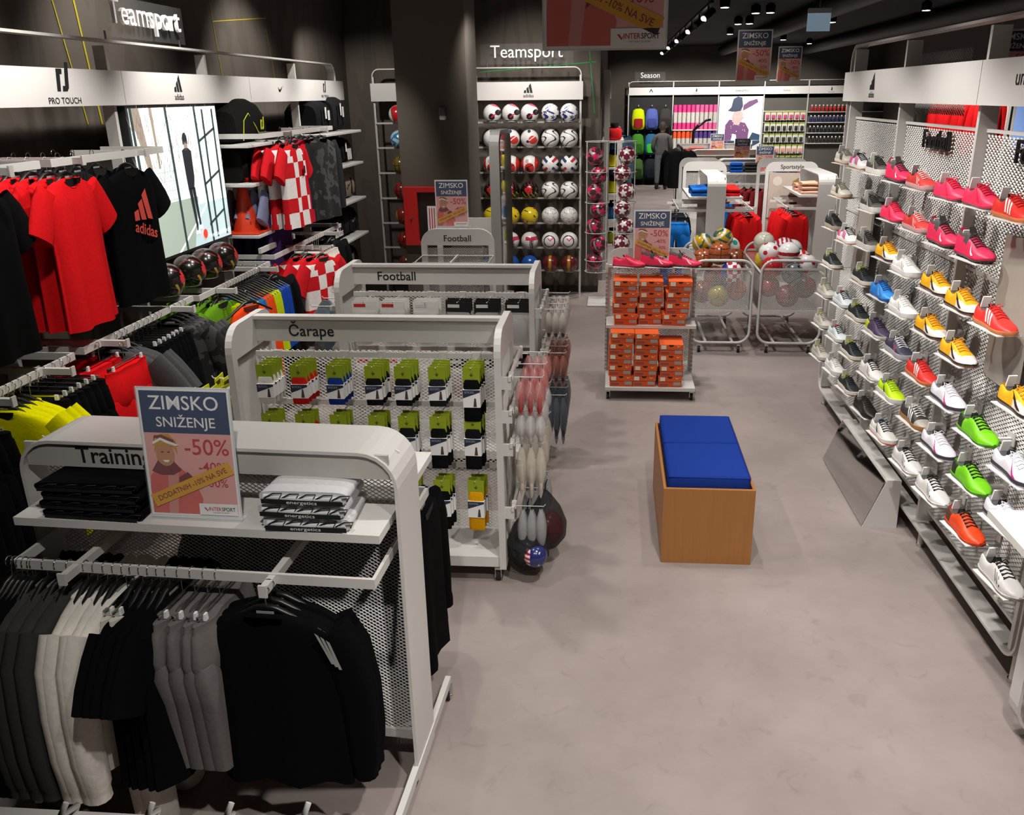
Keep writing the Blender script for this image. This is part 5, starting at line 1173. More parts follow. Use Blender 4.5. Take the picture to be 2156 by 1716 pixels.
def folded(label, loc, rz, w, d, h, col, cat='sweatshirt', group=None, print_=None, name='folded_sweatshirt'):
    t = thing(name, label, cat, loc, rz, group); m_ = fab(col, .1)
    b = B(); R = []; n = 12
    for k in range(n+1):
        u = k/n; y = -d/2+d*u; q = []
        for i in range(20):
            a = 2*pi*i/20; cx_, sz_ = cos(a), sin(a); hh = h*(1.0-.12*u)*(.96+.05*sin(5*u+2*cx_))
            q.append((w/2*(1 if cx_ > 0 else -1)*abs(cx_)**.35*(1-.10*u), y, hh/2+hh/2*(1 if sz_ > 0 else -1)*abs(sz_)**.5))
        R.append(q)
    b.loft(R, True, True, 0, True); b.obj('folded_body', [m_], t)
    b = B(); b.tube([(-w*.44, -d/2-.003, h*.5), (0, -d/2-.006, h*.45), (w*.44, -d/2-.003, h*.5)], h*.22, 6); b.obj('fold_edge', [m_], t)
    if print_:
        b = B(); y = -d/2-h*.23-.003
        b.box(-w*.46, w*.46, y-.001, y, h*.08, h*.42, 0); b.text('energetics', h*.36, (0, y-.002, h*.14), (1, 0, 0), (0, 0, 1), 1, 0, 'CENTER', 1.5)
        for k in range(5): x = -w*.42+k*w*.19; b.tube([(x, y+.002, h*.5), (x+.03, y+.001, h*.85), (x+.06, y+.004, h*.86), (x+.05, y+.001, h*.45)], h*.06, 4, mi=0)
        b.obj('edge_print', print_, t)
    return t
for k in range(4): folded('black folded sweatshirt, %s of the stack on the Training rack shelf' % ('lowest', 'second lowest', 'second', 'top')[k], tl(-.36+rnd(-.01, .01), -.12, 1.151+k*.034), ra+rnd(-.04, .04), .37, .22, .033, '#0d0d0e', print_=[mat('#191a1b', .6), mat('#2a2b2c', .5)])
for k in range(3): folded('light grey folded hoodie with black lettered edge, %s of the pile' % ('bottom', 'middle', 'top')[k], tl(.395+rnd(-.008, .008), -.115, 1.151+k*.048), ra+.03+rnd(-.05, .05), .30, .235, .047, '#c9c8c8', print_=[INK, PRINTW])
folded('grey folded sweatshirt on the rear shelf of the Training rack', tl(.12, .30, 1.151), ra, .34, .28, .12, '#8d8d90')
t = thing('hook_rail', 'white rail with curved hooks on the nearest rack', 'hook rail', (-.62, 1.0, 0))
p = onz(430, 1722, 1.40); yb_ = p.y-1.0
B().box(-.75, .30, yb_-.03, yb_, 1.38, 1.40).obj('rail_bar', [WHITE], t)
for px in (140, 322, 488, 650):
    p = onz(px, 1692, 1.45); x = p.x+.62
    B().tube([(x-.016, yb_-.01, 1.395), (x-.012, yb_+.002, 1.41), (x-.006, p.y-1.0-.012, 1.435), (x, p.y-1.0, 1.452)], .005, 8).obj('hook', [WHITE2], t)
for x in (-.74, .29): B().box(x-.012, x+.012, yb_-.03, yb_, 0, 1.38).obj('post', [WHITE], t)
B().box(-.75, .30, yb_-.14, yb_+.1, 0, .03).obj('foot_plate', [WHITE], t)
# ------------------------------------------------------------------ sock packs
LIME = mat('#8f9e1e', .5, 0, .08, 20)
def sock_pack(col, label, tall=False, hdr='#93a420'):
    t = thing('sock_pack', label, 'socks'); w = .088; h = .28 if tall else .20
    B().box(-w/2, w/2, -.0015, .0015, -.075, .012).obj('header_card', [mat(hdr, .5, 0, .1, 20)], t)
    b = B(); b.add([(-.012, -.002, -.025), (0, -.002, -.04), (.012, -.002, -.025), (.004, -.002, -.028), (0, -.002, -.016), (-.004, -.002, -.028)], [tuple(range(6))]); b.text('TERINDA', .013, (0, -.002, -.062), (1, 0, 0), (0, 0, 1), 0); b.obj('card_print', [mat('#4a5510', .6)], t)
    m_ = fab(col, .12); b = B(); R = []
    for z, hw, dp in ((-.055, .034, .006), (-.075, .042, .011), (-h*.6, .043, .013), (-h+.02, .044, .013), (-h, .042, .008)): R.append(clothring(z, hw, dp, 1, .001, rnd(0, 6), 20))
    b.loft(R, True, True, 0, True); b.obj('folded_socks', [m_], t)
    z0, z1 = (-.20, -.105) if tall else (-.165, -.09)
    b = B(); b.box(-w/2, w/2, -.016, .016, z0, z1, 0); b.add([(-w/2, -.0165, z1), (-w/2, -.0165, z1-.045), (w/2, -.0165, z1-.012), (w/2, -.0165, z1)], [(0, 1, 2, 3)], 1)
    b.text('SOCKS', .016, (-.012, -.0172, z1-.018), (1, 0, 0), (0, 0, 1), 2)
    b.add([(.008, -.0168, z0+.004), (.014, -.0168, z0+.05), (.022, -.0168, z0+.05), (.026, -.0168, z0+.004)], [(0, 1, 2, 3)], 3); b.obj('paper_sleeve', [PRINTW, mat('#2c3346', .5), mat('#aab0bd', .5), mat('#4a3a33', .6)], t)
    return t
SK = [('#d8d4cd', 'white'), ('#c2241d', 'red'), ('#20357f', 'royal blue'), ('#16171b', 'black'), ('#191a1c', 'black and grey'), ('#222326', 'charcoal'), ('#0f1012', 'long black')]
SK2 = [('#d8d4cd', 'white'), ('#c2241d', 'red'), ('#20357f', 'royal blue'), ('#1d2430', 'navy'), ('#18191b', 'dark grey'), ('#121315', 'black'), ('#141517', 'black')]
SK3 = [('#16171a', 'black'), ('#1b1c20', 'black'), ('#c2241d', 'red'), ('#22305f', 'navy'), ('#22305f', 'navy'), ('#0f1011', 'black'), ('#d89a10', 'golden yellow')]
NTH = ('first', 'second', 'third', 'fourth', 'fifth', 'sixth', 'seventh')
for row, (z, ks, tall, dep) in enumerate(((1.19, SK, 0, 4), (.92, SK2, 1, 3), (.56, SK3, 1, 3))):
    for i, (c, nm) in enumerate(ks):
        st = Stamp(sock_pack(c, 'x', tall or i == 6)); rn = ('upper', 'middle', 'lower')[row]
        for k in range(dep if i != 3 or row else 4):
            st.put((-1.23+CAX[i]+rnd(-.004, .004)+k*.004, 4.32-.20+k*.042, z+.004), rnd(-.06, .06), '%s sock pack with green card, %s hook of the %s sock row' % (nm, NTH[i], rn), '%s sock packs on the %s row, hook %d' % (nm, rn, i+1))
# ------------------------------------------------------------------ bagged goods on the Football gondola and the end hooks
BAGM = mat('#e6e4e0', .15, 0, 0, alpha=.35)
def pouch(col, label, w=.15, h=.27, hdr='#e4e0da', acc=None, cat='pouch', name='shin_guard_pack'):
    t = thing(name, label, cat)
    b = B(); b.box(-w/2, w/2, -.002, .002, -.075, .01); b.obj('header_card', [mat(hdr, .5)], t)
    b = B(); b.box(-w*.42, w*.05, -.003, -.002, -.03, -.008); b.obj('red_flash' if acc is None else 'label', [mat('#c8322a' if acc is None else acc, .5)], t)
    R = [clothring(z, hw*w, dp, 1, .002, rnd(0, 6), 20) for z, hw, dp in ((-.06, .47, .006), (-.10, .5, .018), (-h*.7, .5, .026), (-h, .44, .008))]
    b = B(); b.loft(R, True, True, 0, True); b.obj('clear_bag', [BAGM], t)
    R = [clothring(z, hw*w, dp, 1, .0, 0, 20) for z, hw, dp in ((-.11, .2, .008), (-.14, .33, .014), (-h*.7, .36, .016), (-h+.025, .2, .008))]
    b = B(); b.loft(R, True, True, 0, True); b.obj('guard', [mat(col, .4, 0, .1, 25)], t)
    return t
FB = [('#3a3432', 'black and red', '#e6e3de'), ('#c8961c', 'orange and lime', '#e6e3de'), ('#dedbd5', 'white', '#e6e3de'), ('#7a2a28', 'black', '#17171a'), ('#8a8a8c', 'grey', '#121214'), ('#a3a3a6', 'silver', '#131315')]
for row, z in enumerate((1.19, .8)):
    for i, (c, nm, hd) in enumerate(FB):
        st = Stamp(pouch(c, 'x', .17, .30, hd, None if i < 2 else '#d8d6d2'))
        for k in range(3): st.put((-1.155+FBX[i]+rnd(-.006, .006), 5.80-.22+k*.055, z+.004), rnd(-.07, .07), '%s shin guards in a clear bag on the %s Football row' % (nm, ('upper', 'lower')[row]), '%s shin guard packs, %s row' % (nm, ('upper', 'lower')[row]))
def lens(col, label, w, h, cat='pouch', alpha=.6, name='bagged_accessory', core=None):
    t = thing(name, label, cat)
    b = B(); R = []
    for k in range(9):
        u = k/8; a = sin(pi*min(1, u*1.15+.06))**.7 if u < .82 else .55*(1-u)/.18+.05
        R.append(clothring(-.02-h*u, max(.004, w/2*a), max(.003, .03*a), 1, .001, 0, 18))
    b.loft(R, True, True, 0, True); b.obj('clear_bag', [mat(col, .3, 0, .12, 40, alpha=alpha)], t)
    b = B(); b.loft([clothring(-.02-h*u, w/2*q, .02*q, 1, .0, 0, 14) for u, q in ((.32, .2), (.5, .6), (.75, .62), (.9, .15))], True, True, 0, True); b.obj('content', [mat(core or col, .5, 0, .2, 40)], t)
    B().tube([(0, 0, .0), (0, 0, -.03)], .002, 4).obj('hang_loop', [BLACKP], t)
    return t
def ends(gx, gy, hw, hd, rows, n, spec, lnth=.15):
    for z, (c, nm, w, h, al, core) in zip(rows, spec):
        st = Stamp(lens(c, 'x', w, h, alpha=al, core=core))
        for k in range(n):
            y = gy-hd+.06+(2*hd-.12)*k/(n-1)
            for q in range(3): st.put((gx+hw+.09+q*.048, y+rnd(-.006, .006), z+.004), pi/2+rnd(-.15, .15), nm, nm+' on the end hooks')
ends(-1.23, 4.32, .70, .285, (1.16, .98, .80, .44), 3, (('#c98a86', 'red bagged armbands on the sock gondola end', .1, .2, .4, '#b3302c'), ('#d2cfcc', 'clear white bagged wristbands on the sock gondola end', .09, .17, .4, '#bfb6b8'), ('#cfc7b8', 'cream bagged insoles on the sock gondola end', .085, .29, .5, '#c9bfae'), ('#9a9a98', 'flat grey insole pack on the sock gondola end', .1, .3, .8, '#8a8a88')))
ends(-1.155, 5.80, .665, .31, (1.16, .86, .56), 4, (('#c9c0b6', 'small clear bag of whistles on the Football gondola end', .08, .2, .55, '#3a3638'), ('#a3685a', 'orange and black bagged goggles on the Football gondola end', .075, .22, .5, '#2a2220'), ('#59616a', 'dark blue hand pump pack on the Football gondola end', .07, .34, .6, '#1a2433')))
NET = mat('#0f0f10', .8, 0, .2, 60, alpha=.72)
def netbag(label, loc, kind):
    t = thing('net_ball_bag', label, 'ball bag', loc)
    b = B(); b.lathe([(.012, 0), (.03, -.02), (.085, -.10), (.118, -.19), (.113, -.27), (.07, -.33), (.01, -.345)], 20); b.obj('net', [NET], t)
    me = O('ball_inside', BM[kind], t, (0, 0, -.225)); me.scale = (.95,)*3
    B().tube([(0, 0, 0), (.0, 0, .04), (.01, 0, .07), (0, 0, .04)], .004, 5).obj('drawcord', [BLACKP], t)
netbag('black net bag with a red ball hanging at the sock gondola end', (-.335, 4.30, .44), 'red')
netbag('black net bag with a dark football hanging at the sock gondola end', (-.42, 4.14, .40), 'grey')
sm = O('ball', BM['usa'], None, (-.375, 4.06, .17)); sm.scale = (.6,)*3; tag(sm, 'small navy and white ball hanging beside the net bags', 'ball')
# yellow bib packs and grey drawstring bags on the left ends of the gondolas
t = thing('hook_bar', 'white hook bar on the left end of the sock gondola', 'hook bar', (-1.93, 4.32, 0))
b = B(); b.box(-.05, 0, -.25, .25, 1.05, 1.08); b.obj('bar', [WHITE], t)
for y in (-.2, 0, .2): B().tube([(-.04, y, 1.06), (-.22, y, 1.06), (-.23, y, 1.075)], .004, 5).obj('hook', [WHITE], t)
st = Stamp(pouch('#c9c40f', 'x', .13, .24, '#cfd012', '#3a3a12', 'bib pack', 'bib_pack'))
for y in (-.2, 0, .2):
    for k in range(3): st.put((-2.02-k*.05, 4.32+y, 1.065), pi/2+rnd(-.2, .2), 'neon yellow bib pack on the left end of the sock gondola', 'yellow bib packs on the gondola end')
t = thing('hook_bar', 'white hook bar on the left end of the Football gondola', 'hook bar', (-1.82, 5.80, 0))
b = B(); b.box(-.05, 0, -.28, .28, 1.15, 1.18); b.obj('bar', [WHITE], t)
for y in (-.2, .05, .25): B().tube([(-.04, y, 1.16), (-.2, y, 1.16), (-.21, y, 1.175)], .004, 5).obj('hook', [WHITE], t)
st = Stamp(lens('#5c6c74', 'x', .2, .34, 'bag', 1.0, 'drawstring_bag', '#5c6c74'))
for k, (x, y) in enumerate(((-1.95, 5.6), (-2.0, 5.85), (-1.93, 6.05))): st.put((x, y, 1.165), rnd(-.4, .4), 'grey blue drawstring bag on the left end of the Football gondola', 'drawstring bags on the gondola end')
# bits in the wire basket of the small stand
for k in range(14):
    c, nm = (('#8a1f24', 'red'), ('#1d3a86', 'blue'), ('#c9c6c0', 'clear white'), ('#23252b', 'black'))[k % 4]
    o = B().bbox(-.05, .05, -.03, .03, 0, .045, .015).obj('accessory_packet', [mat(c, .25, 0, .3, 50)]); o.location = (-1.58+(k % 7)*.083, 7.12+(k//7)*.13, 1.058); o.rotation_euler = (0, 0, rnd(-.3, .3))
    tag(o, '%s plastic accessory packet in the wire basket' % nm, 'packet', '%s packets in the wire basket' % nm)
# ------------------------------------------------------------------ rear sales area: season wall
YW = 26.0
SWL = thing('season_rack', 'long white wall rack with five brand bays on the rear wall', 'display rack', (0, YW, 0))
SX = [ony(px, 190, YW)[0] for px in (1324, 1418, 1514, 1610, 1703)]+[ony(1703, 190, YW)[0]+1.22, ony(1703, 190, YW)[0]+2.44]
for x in SX: B().box(x-.014, x+.014, 0, .08, 0, 2.8).obj('post', [WHITE], SWL)
b = B(); b.band([(SX[-1], 2.81), (SX[0]+.12, 2.81)]+[(SX[0]+.12-.12*sin(a), 2.69+.12*cos(a)) for a in (.4, .8, 1.2, pi/2)]+[(SX[0], 2.5)], 0, .08, -.014); b.obj('top_bar', [WHITE], SWL)
for i, lg in enumerate(('peak', 'drop', 'ENERGETICS', 'Reebok', 'drop', 'peak')):
    f = B().box(SX[i]+.003, SX[i+1]-.003, -.03, 0, 2.455, 2.66).obj('fascia_panel', [WHITE2], SWL); b = B(); fascia_logo(b, lg, ((SX[i]+SX[i+1])/2, -.032, 2.53), (1, 0, 0), .17, 0); b.obj('brand_logo', [INK], f)
B().box(SX[0], SX[2], .06, .08, 0, 2.4).obj('back_panel', [mat('#1a1918', .8)], SWL); B().box(SX[2], SX[-1], .06, .08, 0, 2.35).obj('back_panel', [mat('#55524c', .8)], SWL)
dept_sign('Season', (ony(1337, 167, YW)[0], YW, 2.87), (1, 0), .85, .2, 'white letters reading Season above the rear wall rack')
# hanging backpacks
def backpack(col, acc, label):
    t = thing('backpack', label, 'backpack'); m_ = fab(col, .2); b = B(); R = []
    for z, hw, dp in ((-.05, .07, .05), (-.09, .13, .09), (-.25, .16, .13), (-.42, .165, .14), (-.52, .15, .11), (-.54, .1, .08)): R.append([(x, y-.05, z) for x, y, _ in clothring(z, hw, dp, 1, 0, 0, 20, 0, .8)])
    b.loft(R, True, True, 0, True); b.obj('pack_body', [m_], t)
    b = B(); b.loft([[(x, y-.15, z) for x, y, _ in clothring(z, hw, .05, 1, 0, 0, 16, 0, .7)] for z, hw in ((-.28, .08), (-.3, .11), (-.46, .115), (-.49, .09))], True, True, 0, True); b.obj('front_pocket', [fab(acc, .2)], t)
    B().tube([(-.03, 0, -.06), (-.02, 0, .0), (.02, 0, .0), (.03, 0, -.06)], .008, 5).obj('grab_loop', [BLACKP], t); return t
BPK = (('#b9c813', '#8c1f24', 'neon yellow'), ('#4e5a9a', '#3c4680', 'periwinkle blue'), ('#3a3835', '#2d2b29', 'charcoal'), ('#3f7a2a', '#2c5a1e', 'green'), ('#2c5f80', '#3fae3a', 'teal blue'), ('#262523', '#1d1c1b', 'black'), ('#3d5a2c', '#24361a', 'dark green'), ('#20262c', '#1a2024', 'dark slate'), ('#1d1c1c', '#161515', 'jet black'))
for k, (c, a_, nm) in enumerate(BPK):
    r, c_ = divmod(k, 3); bp_ = backpack(c, a_, '%s backpack hanging on the rear wall rack' % nm); bp_.location = (SX[0]+.28+c_*.38, YW-.16, 2.16-r*.68); bp_.scale = (1.15,)*3
    B().tube([(bp_.location.x, .05, bp_.location.z+.0), (bp_.location.x, -.24, bp_.location.z+.0), (bp_.location.x, -.26, bp_.location.z+.03)], .012, 6).obj('hook', [WHITE2], SWL)
# upright rolled mats
def mat_roll(col, label): 
    t = thing('exercise_mat', label, 'mat'); b = B(); b.cyl((0, 0, 0), (0, 0, .66), .055, 14); b.obj('roll', [mat(col, .6)], t)
    B().lathe([(.0565, .18), (.0565, .46)], 14, caps=False).obj('paper_band', [mat('#b9b4ac', .6, 0, .2, 30)], t); return t
B().box(SX[1], SX[2], -.14, .06, 1.5, 1.53).obj('shelf', [WHITE], SWL); B().box(SX[1], SX[2], -.14, .06, .8, .83).obj('shelf', [WHITE], SWL); B().box(SX[2], SX[3], -.14, .06, .83, .86).obj('shelf', [WHITE], SWL)
pk, og, pu, mg = (Stamp(mat_roll(c, 'x')) for c in ('#cf2f78', '#d8501f', '#4a3276', '#d2548c'))
dx_ = (SX[2]-SX[1]-.16)/9
for k in range(10):
    (pk if k < 5 else mg).put((SX[1]+.08+k*dx_, YW-.06, 1.531), 0, '%s rolled mat on the upper mat shelf of the rear wall' % ('hot pink' if k < 5 else 'rose pink'), '%s mats on the upper shelf' % ('hot pink' if k < 5 else 'rose'))
    (og if k < 5 else pu).put((SX[1]+.08+k*dx_, YW-.06, .831), 0, '%s rolled mat on the lower mat shelf of the rear wall' % ('orange' if k < 5 else 'purple'), '%s mats on the lower shelf' % ('orange' if k < 5 else 'purple'))
# lit picture of the snowy cyclist
t = thing('lightbox_screen', 'bright lit picture of a snow-splashed cyclist on the rear wall', 'screen', (SX[2]+.03, YW-.03, 1.12)); w_ = SX[3]-SX[2]-.06; h_ = 1.28
B().box(0, w_, 0, .05, 0, h_).obj('bezel', [WHITE], t)
pm2 = [em('#d5e6ee'), em('#2c3346'), em('#5c3a5c'), em('#b98a86'), em('#f4f8fb'), em('#24384a')]
b = B()
def Q2(pts, mi, d): b.add([(w_*u, -.002-d*.001, h_*v) for u, v in pts], [tuple(range(len(pts)))], mi)
Q2([(0, 0), (1, 0), (1, 1), (0, 1)], 0, 0); Q2([(.6, .5), (1, .55), (1, .95), (.7, .9)], 4, 1)
Q2([(.15, 0), (.16, .4), (.25, .52), (.38, .5), (.62, .45), (.72, .3), (.7, .1), (.45, .0)], 2, 2); Q2([(.3, 0), (.34, .22), (.42, .2), (.46, 0)], 4, 3); Q2([(.55, .7), (.72, .78), (.9, .88), (.86, .95), (.68, .9), (.56, .82)], 2, 2)
Q2([(.3, .55), (.36, .72), (.52, .75), (.58, .55), (.46, .4), (.36, .42)], 3, 4); Q2([(.2, .7), (.28, .78), (.32, .95), (.42, 1), (.52, .98), (.55, .8), (.5, .7), (.34, .68)], 1, 5); Q2([(.7, .05), (.8, .25), (.98, .2), (.98, .05)], 5, 3)
for k in range(40): u, v = rnd(.15, .75), rnd(.1, .7); Q2([(u, v), (u+.012, v+.004), (u+.006, v+.02)], 4, 7)
b.text('TECNOPRO', .06, (w_*.8, -.012, h_*.05), (1, 0, 0), (0, 0, 1), 4); b.obj('picture', pm2, t)
# small packs below the picture, accessory cards, bottles
def card(col, acc, name='accessory_card'):
    t = thing(name, 'x', 'accessory'); B().box(-.07, .07, -.004, .004, -.22, .02).obj('card', [mat(col, .6)], t); B().bbox(-.045, .045, -.045, -.004, -.19, -.07, .015).obj('item', [mat(acc, .5)], t); B().box(-.07, .07, -.006, -.004, -.02, .02).obj('card_top', [mat('#9aa53a', .6)], t); return t
for k in range(5):
    o = B().box(-.1, .1, -.06, .06, 0, .36).obj('boxed_set', [mat('#d2d3d2', .5)]); o.location = (SX[2]+.16+k*.235, YW-.06, .861); tag(o, 'white and navy boxed set on the shelf under the lit picture', 'box', 'boxed sets under the picture')
    b = B(); b.add([(-.1, -.062, .2), (.1, -.062, .3), (.1, -.062, .36), (-.1, -.062, .36)], [(0, 1, 2, 3)]); b.obj('printed_corner', [mat('#33425c', .5)], o)
ACC = (('#d9c6bb', '#b0476a', 'pink grip'), ('#d6d6c8', '#23241f', 'black skipping rope'), ('#cfd0c2', '#2c2d28', 'black wheel'), ('#d8d3bd', '#c78a86', 'rose band'), ('#3a3833', '#2a2825', 'dark strap'), ('#4a4742', '#c02a4a', 'crimson roll'))
for r, (c, a_, nm) in enumerate(ACC):
    st = Stamp(card(c, a_)); z = 1.98-r*.30
    B().box(SX[3]+.02, SX[4]-.02, .03, .05, z+.005, z+.03).obj('hook_bar', [WHITE], SWL)
    for k in range(7): st.put((SX[3]+.12+k*(SX[4]-SX[3]-.24)/6, YW-.09, z), 0, '%s on card, %s accessory row of the rear wall' % (nm, NTH[r]), '%s cards' % nm)
def bottle(col):
    t = thing('bottle', 'x', 'bottle'); b = B(); b.lathe([(.001, 0), (.036, .0), (.038, .11), (.024, .14), (.02, .15)], 10); b.obj('bottle_body', [mat(col, .3)], t); B().cyl((0, 0, .15), (0, 0, .185), .022, 10).obj('cap', [mat('#e2e0dc', .4)], t); return t
for r, (c, nm) in enumerate((('#b92a24', 'red'), ('#2d3060', 'navy'), ('#1d1c1c', 'black'), ('#2a2622', 'dark brown'))):
    z = 1.98-r*.28; B().box(SX[4]+.02, SX[6]-.02, -.1, .06, z-.02, z).obj('shelf', [WHITE], SWL); st = Stamp(bottle(c))
    for k in range(11): st.put((SX[4]+.12+k*.105, YW-.03, z), 0, '%s flask with pale cap, %s shelf of the rear wall' % (nm, NTH[r]), '%s flasks on the rear wall' % nm)
# ------------------------------------------------------------------ mid racks in the rear area
def goods(rack_xy, rz, items, z=1.151):
    M_ = Matrix.Translation((rack_xy[0], rack_xy[1], 0)) @ Matrix.Rotation(rz, 4, 'Z')
    for x, y, n, c, nm, w in items:
        for k in range(n): folded('%s folded sweater, %s of its pile on a rear rack shelf' % (nm, ('bottom', 'second', 'top')[k]), M_ @ Vector((x, y, z+k*.055)), rz+rnd(-.04, .04), w, .26, .054, c, name='folded_sweater', cat='sweater')
    return M_
rjk = Stamp(make_top('#c8191b', 'red jacket', 'jacket', 'long', .82, wide=.72, thick=1.5)); drj = Stamp(make_top('#6d1f20', 'dark red jacket', 'jacket', 'long', .85, thick=1.4)); dbt = Stamp(make_bottom('#1b2126', 'dark ski trousers', 'trousers', .9)); blt = Stamp(make_bottom('#1f6fc0', 'blue ski trousers', 'trousers', .95))
# two side-on arch racks behind the ball carts
arch_rack('white arch rack end-on with blue and red folded sweaters', (1.41, 12.62, 0), pi/2, W_=1.3, H_=1.45, shelves=((-1, .36, 1.18), (1, .36, 1.18)), rails=((-1, .5, .98, (-.3, .3)), (1, .5, .98, (-.3, .3))))
goods((1.41, 12.62), pi/2, ((-.45, .19, 2, '#1f5fae', 'sky blue', .26), (-.1, .19, 2, '#1b4f96', 'royal blue', .26), (-.45, -.19, 2, '#c7201f', 'scarlet', .26), (-.1, -.19, 2, '#c7201f', 'scarlet red', .26)), 1.182)
for k in range(5): rjk.put((1.86, 12.10+k*.16, 1.02), .5+rnd(-.1, .1), 'bright red ski jacket on the end-on rack beside the ball carts', 'red ski jackets on the first rear rack')
for k in range(4): dbt.put((.90, 12.06+k*.16, 1.02), rnd(-.1, .1), 'dark ski trousers with clip hanger left of the end-on rack', 'dark ski trousers on the rear rack')
for k in range(2): blt.put((.88, 11.92+k*.06, .96), rnd(-.1, .1), 'blue ski trousers left of the end-on rack', 'blue ski trousers on the rear rack')
arch_rack('white arch rack end-on with peach folded sweaters by the shoe wall', (2.92, 12.85, 0), pi/2, W_=1.3, H_=1.45, shelves=((-1, .36, 1.18), (1, .36, 1.18)), rails=((-1, .5, .98, (-.3, .3)), (1, .5, .98, (-.3, .3))))
goods((2.92, 12.85), pi/2, ((-.4, .19, 3, '#d9a78c', 'peach', .3), (0, .19, 2, '#cf9c86', 'dusty peach', .26)), 1.182)
for k in range(6): rjk.put((2.50, 12.22+k*.15, 1.02), .45+rnd(-.12, .12), 'bright red hooded jacket on the rack beside the shoe wall', 'red jackets on the second rear rack')
# end-panel stands with rounded tops
def end_stand(loc, label, text=None, graphic=None, w=.66, d=.8):
    t = thing('end_stand', label, 'display rack', loc)
    for y in (0, d):
        b = B(); plate_frame(b, -w/2, w/2, .08, 1.52, .13, .05, .14, y-.015, y+.015, 'y'); b.obj('end_frame', [WHITE], t)
    B().box(-.03, .03, 0, d, 1.40, 1.44).obj('top_rail', [WHITE], t); O('mesh_panel', xmesh(w-.1, 1.2, .03, .02, .005, .002), t, (-w/2+.05, .01, .16)); B().box(-w/2+.02, w/2-.02, 0, d, .1, .14).obj('base_deck', [WHITE2], t)
    if text: B().text(text, .085, (0, -.017, 1.42), (1, 0, 0), (0, 0, 1), 0, 0, bold=.012).obj('lettering', [INK], t)
    if graphic:
        b = B(); b.box(-w/2+.06, w/2-.06, -.012, -.008, .7, 1.36, 0)
        def G(pts, mi, dd): b.add([(x, -.0125-dd*.0008, z) for x, z in pts], [tuple(range(len(pts)))], mi)
        G([(-.02, 1.05), (.03, 1.24), (.13, 1.3), (.22, 1.24), (.26, 1.08), (.12, 1.12)], 1, 1); G([(-.03, 1.04), (.1, 1.12), (.27, 1.06), (.27, .8), (.08, .76), (.0, .9)], 2, 2); G([(-.2+.07*cos(a), 1.24+.07*sin(a)) for a in [q*pi/6 for q in range(12)]], 3, 1)
        b.obj('graphic_panel', [mat('#b7a79a', .6), mat('#8a6f2c', .6), mat('#3c2b22', .6), mat('#cfc4b8', .6)], t)
    for sx in (-w/2+.05, w/2-.05): caster(t, sx, .05, 0, .03); caster(t, sx, d-.05, 0, .03)
end_stand((1.42, 13.75, 0), 'rounded white end stand behind the blue and red rack', None); end_stand((2.70, 13.6, 0), 'rounded Sportstyle end stand with a portrait graphic', 'Sportstyle', True, .78)
# three arch racks further back with folded stacks and sale signs
for (x, y, W2, lab, its, sx, sl) in ((2.50, 15.8, 1.34, 'white arch rack with dark red jackets and blue folded sweaters', ((-.35, -.12, 3, '#1b53a6', 'cobalt blue', .22), (-.1, -.12, 3, '#3a3a38', 'charcoal', .22), (.42, -.12, 3, '#1b53a6', 'bright cobalt', .22), (.62, -.12, 3, '#3a3a38', 'slate', .16)), .12, 'winter sale sign on the rack of dark red jackets'),
                                (2.45, 18.4, 1.7, 'white arch rack with orange caps and folded sweaters', ((-.5, -.12, 1, '#d8641c', 'orange', .3), (0, -.12, 1, '#e0702a', 'light orange', .3), (.5, -.12, 1, '#cf6a24', 'tangerine', .3)), .15, 'winter sale sign on the rack of orange sweaters'),
                                (2.25, 20.6, 1.6, 'white arch rack with pink folded sweaters near the rear wall', ((-.35, -.12, 3, '#d8807f', 'salmon pink', .34), (.5, -.12, 2, '#cf7878', 'coral pink', .3)), .1, 'winter sale sign on the rack of pink sweaters')):
    arch_rack(lab, (x, y, 0), 0, W_=W2, H_=1.42, shelves=((-1, .28, 1.2), (1, .28, 1.2)), rails=((-1, .36, 1.0, (-.3, .3)),))
    goods((x, y), 0, its, 1.202); poster((x+sx, y-.2, 1.213), 0, .30, sl)
for k in range(7): drj.put((2.28+k*.12, 15.8-.36, 1.04), pi/2-.5+rnd(-.1, .1), 'dark red hooded jacket on the mid rear rack', 'dark red jackets on the mid rack')
for k in range(3): blt.put((1.95+k*.08, 15.8-.36, 1.04), pi/2-.3, 'denim blue trousers beside the dark red jackets', 'blue trousers on the mid rack')
# dark jackets on a free rail near the person
t = thing('clothes_rail', 'black free-standing rail of dark jackets in the rear aisle', 'clothes rail', (1.33, 17.2, 0))
for y in (0, 1.2): B().tube([(-.2, y, .02), (0, y, .05), (0, y, 1.52)], .014, 6).obj('leg', [BLACKP], t); B().tube([(0, y, .05), (.2, y, .02)], .014, 6).obj('leg', [BLACKP], t)
B().tube([(0, 0, 1.52), (0, 1.2, 1.52)], .014, 6).obj('rail', [BLACKP], t)
for k in range(7): bjk.put((1.33, 17.3+k*.16, 1.55), rnd(-.15, .15), 'black quilted jacket on the free rail in the rear aisle', 'dark jackets on the rear free rail')
# tall slanted black lamp arm / security gate arm
t = thing('floor_lamp', 'black floor lamp with bent arm before the pink mats', 'lamp', (2.0, 22.6, 0)); B().cyl((0, 0, 0), (0, 0, .03), .16, 16).obj('base', [BLACKP], t); B().tube([(0, 0, .03), (0, 0, 1.62), (.12, 0, 1.76)], .03, 8).obj('pole', [BLACKP], t); B().tube([(.0, 0, 1.62), (.3, 0, 1.86), (.42, 0, 1.88)], .028, 8).obj('arm', [BLACKP], t)
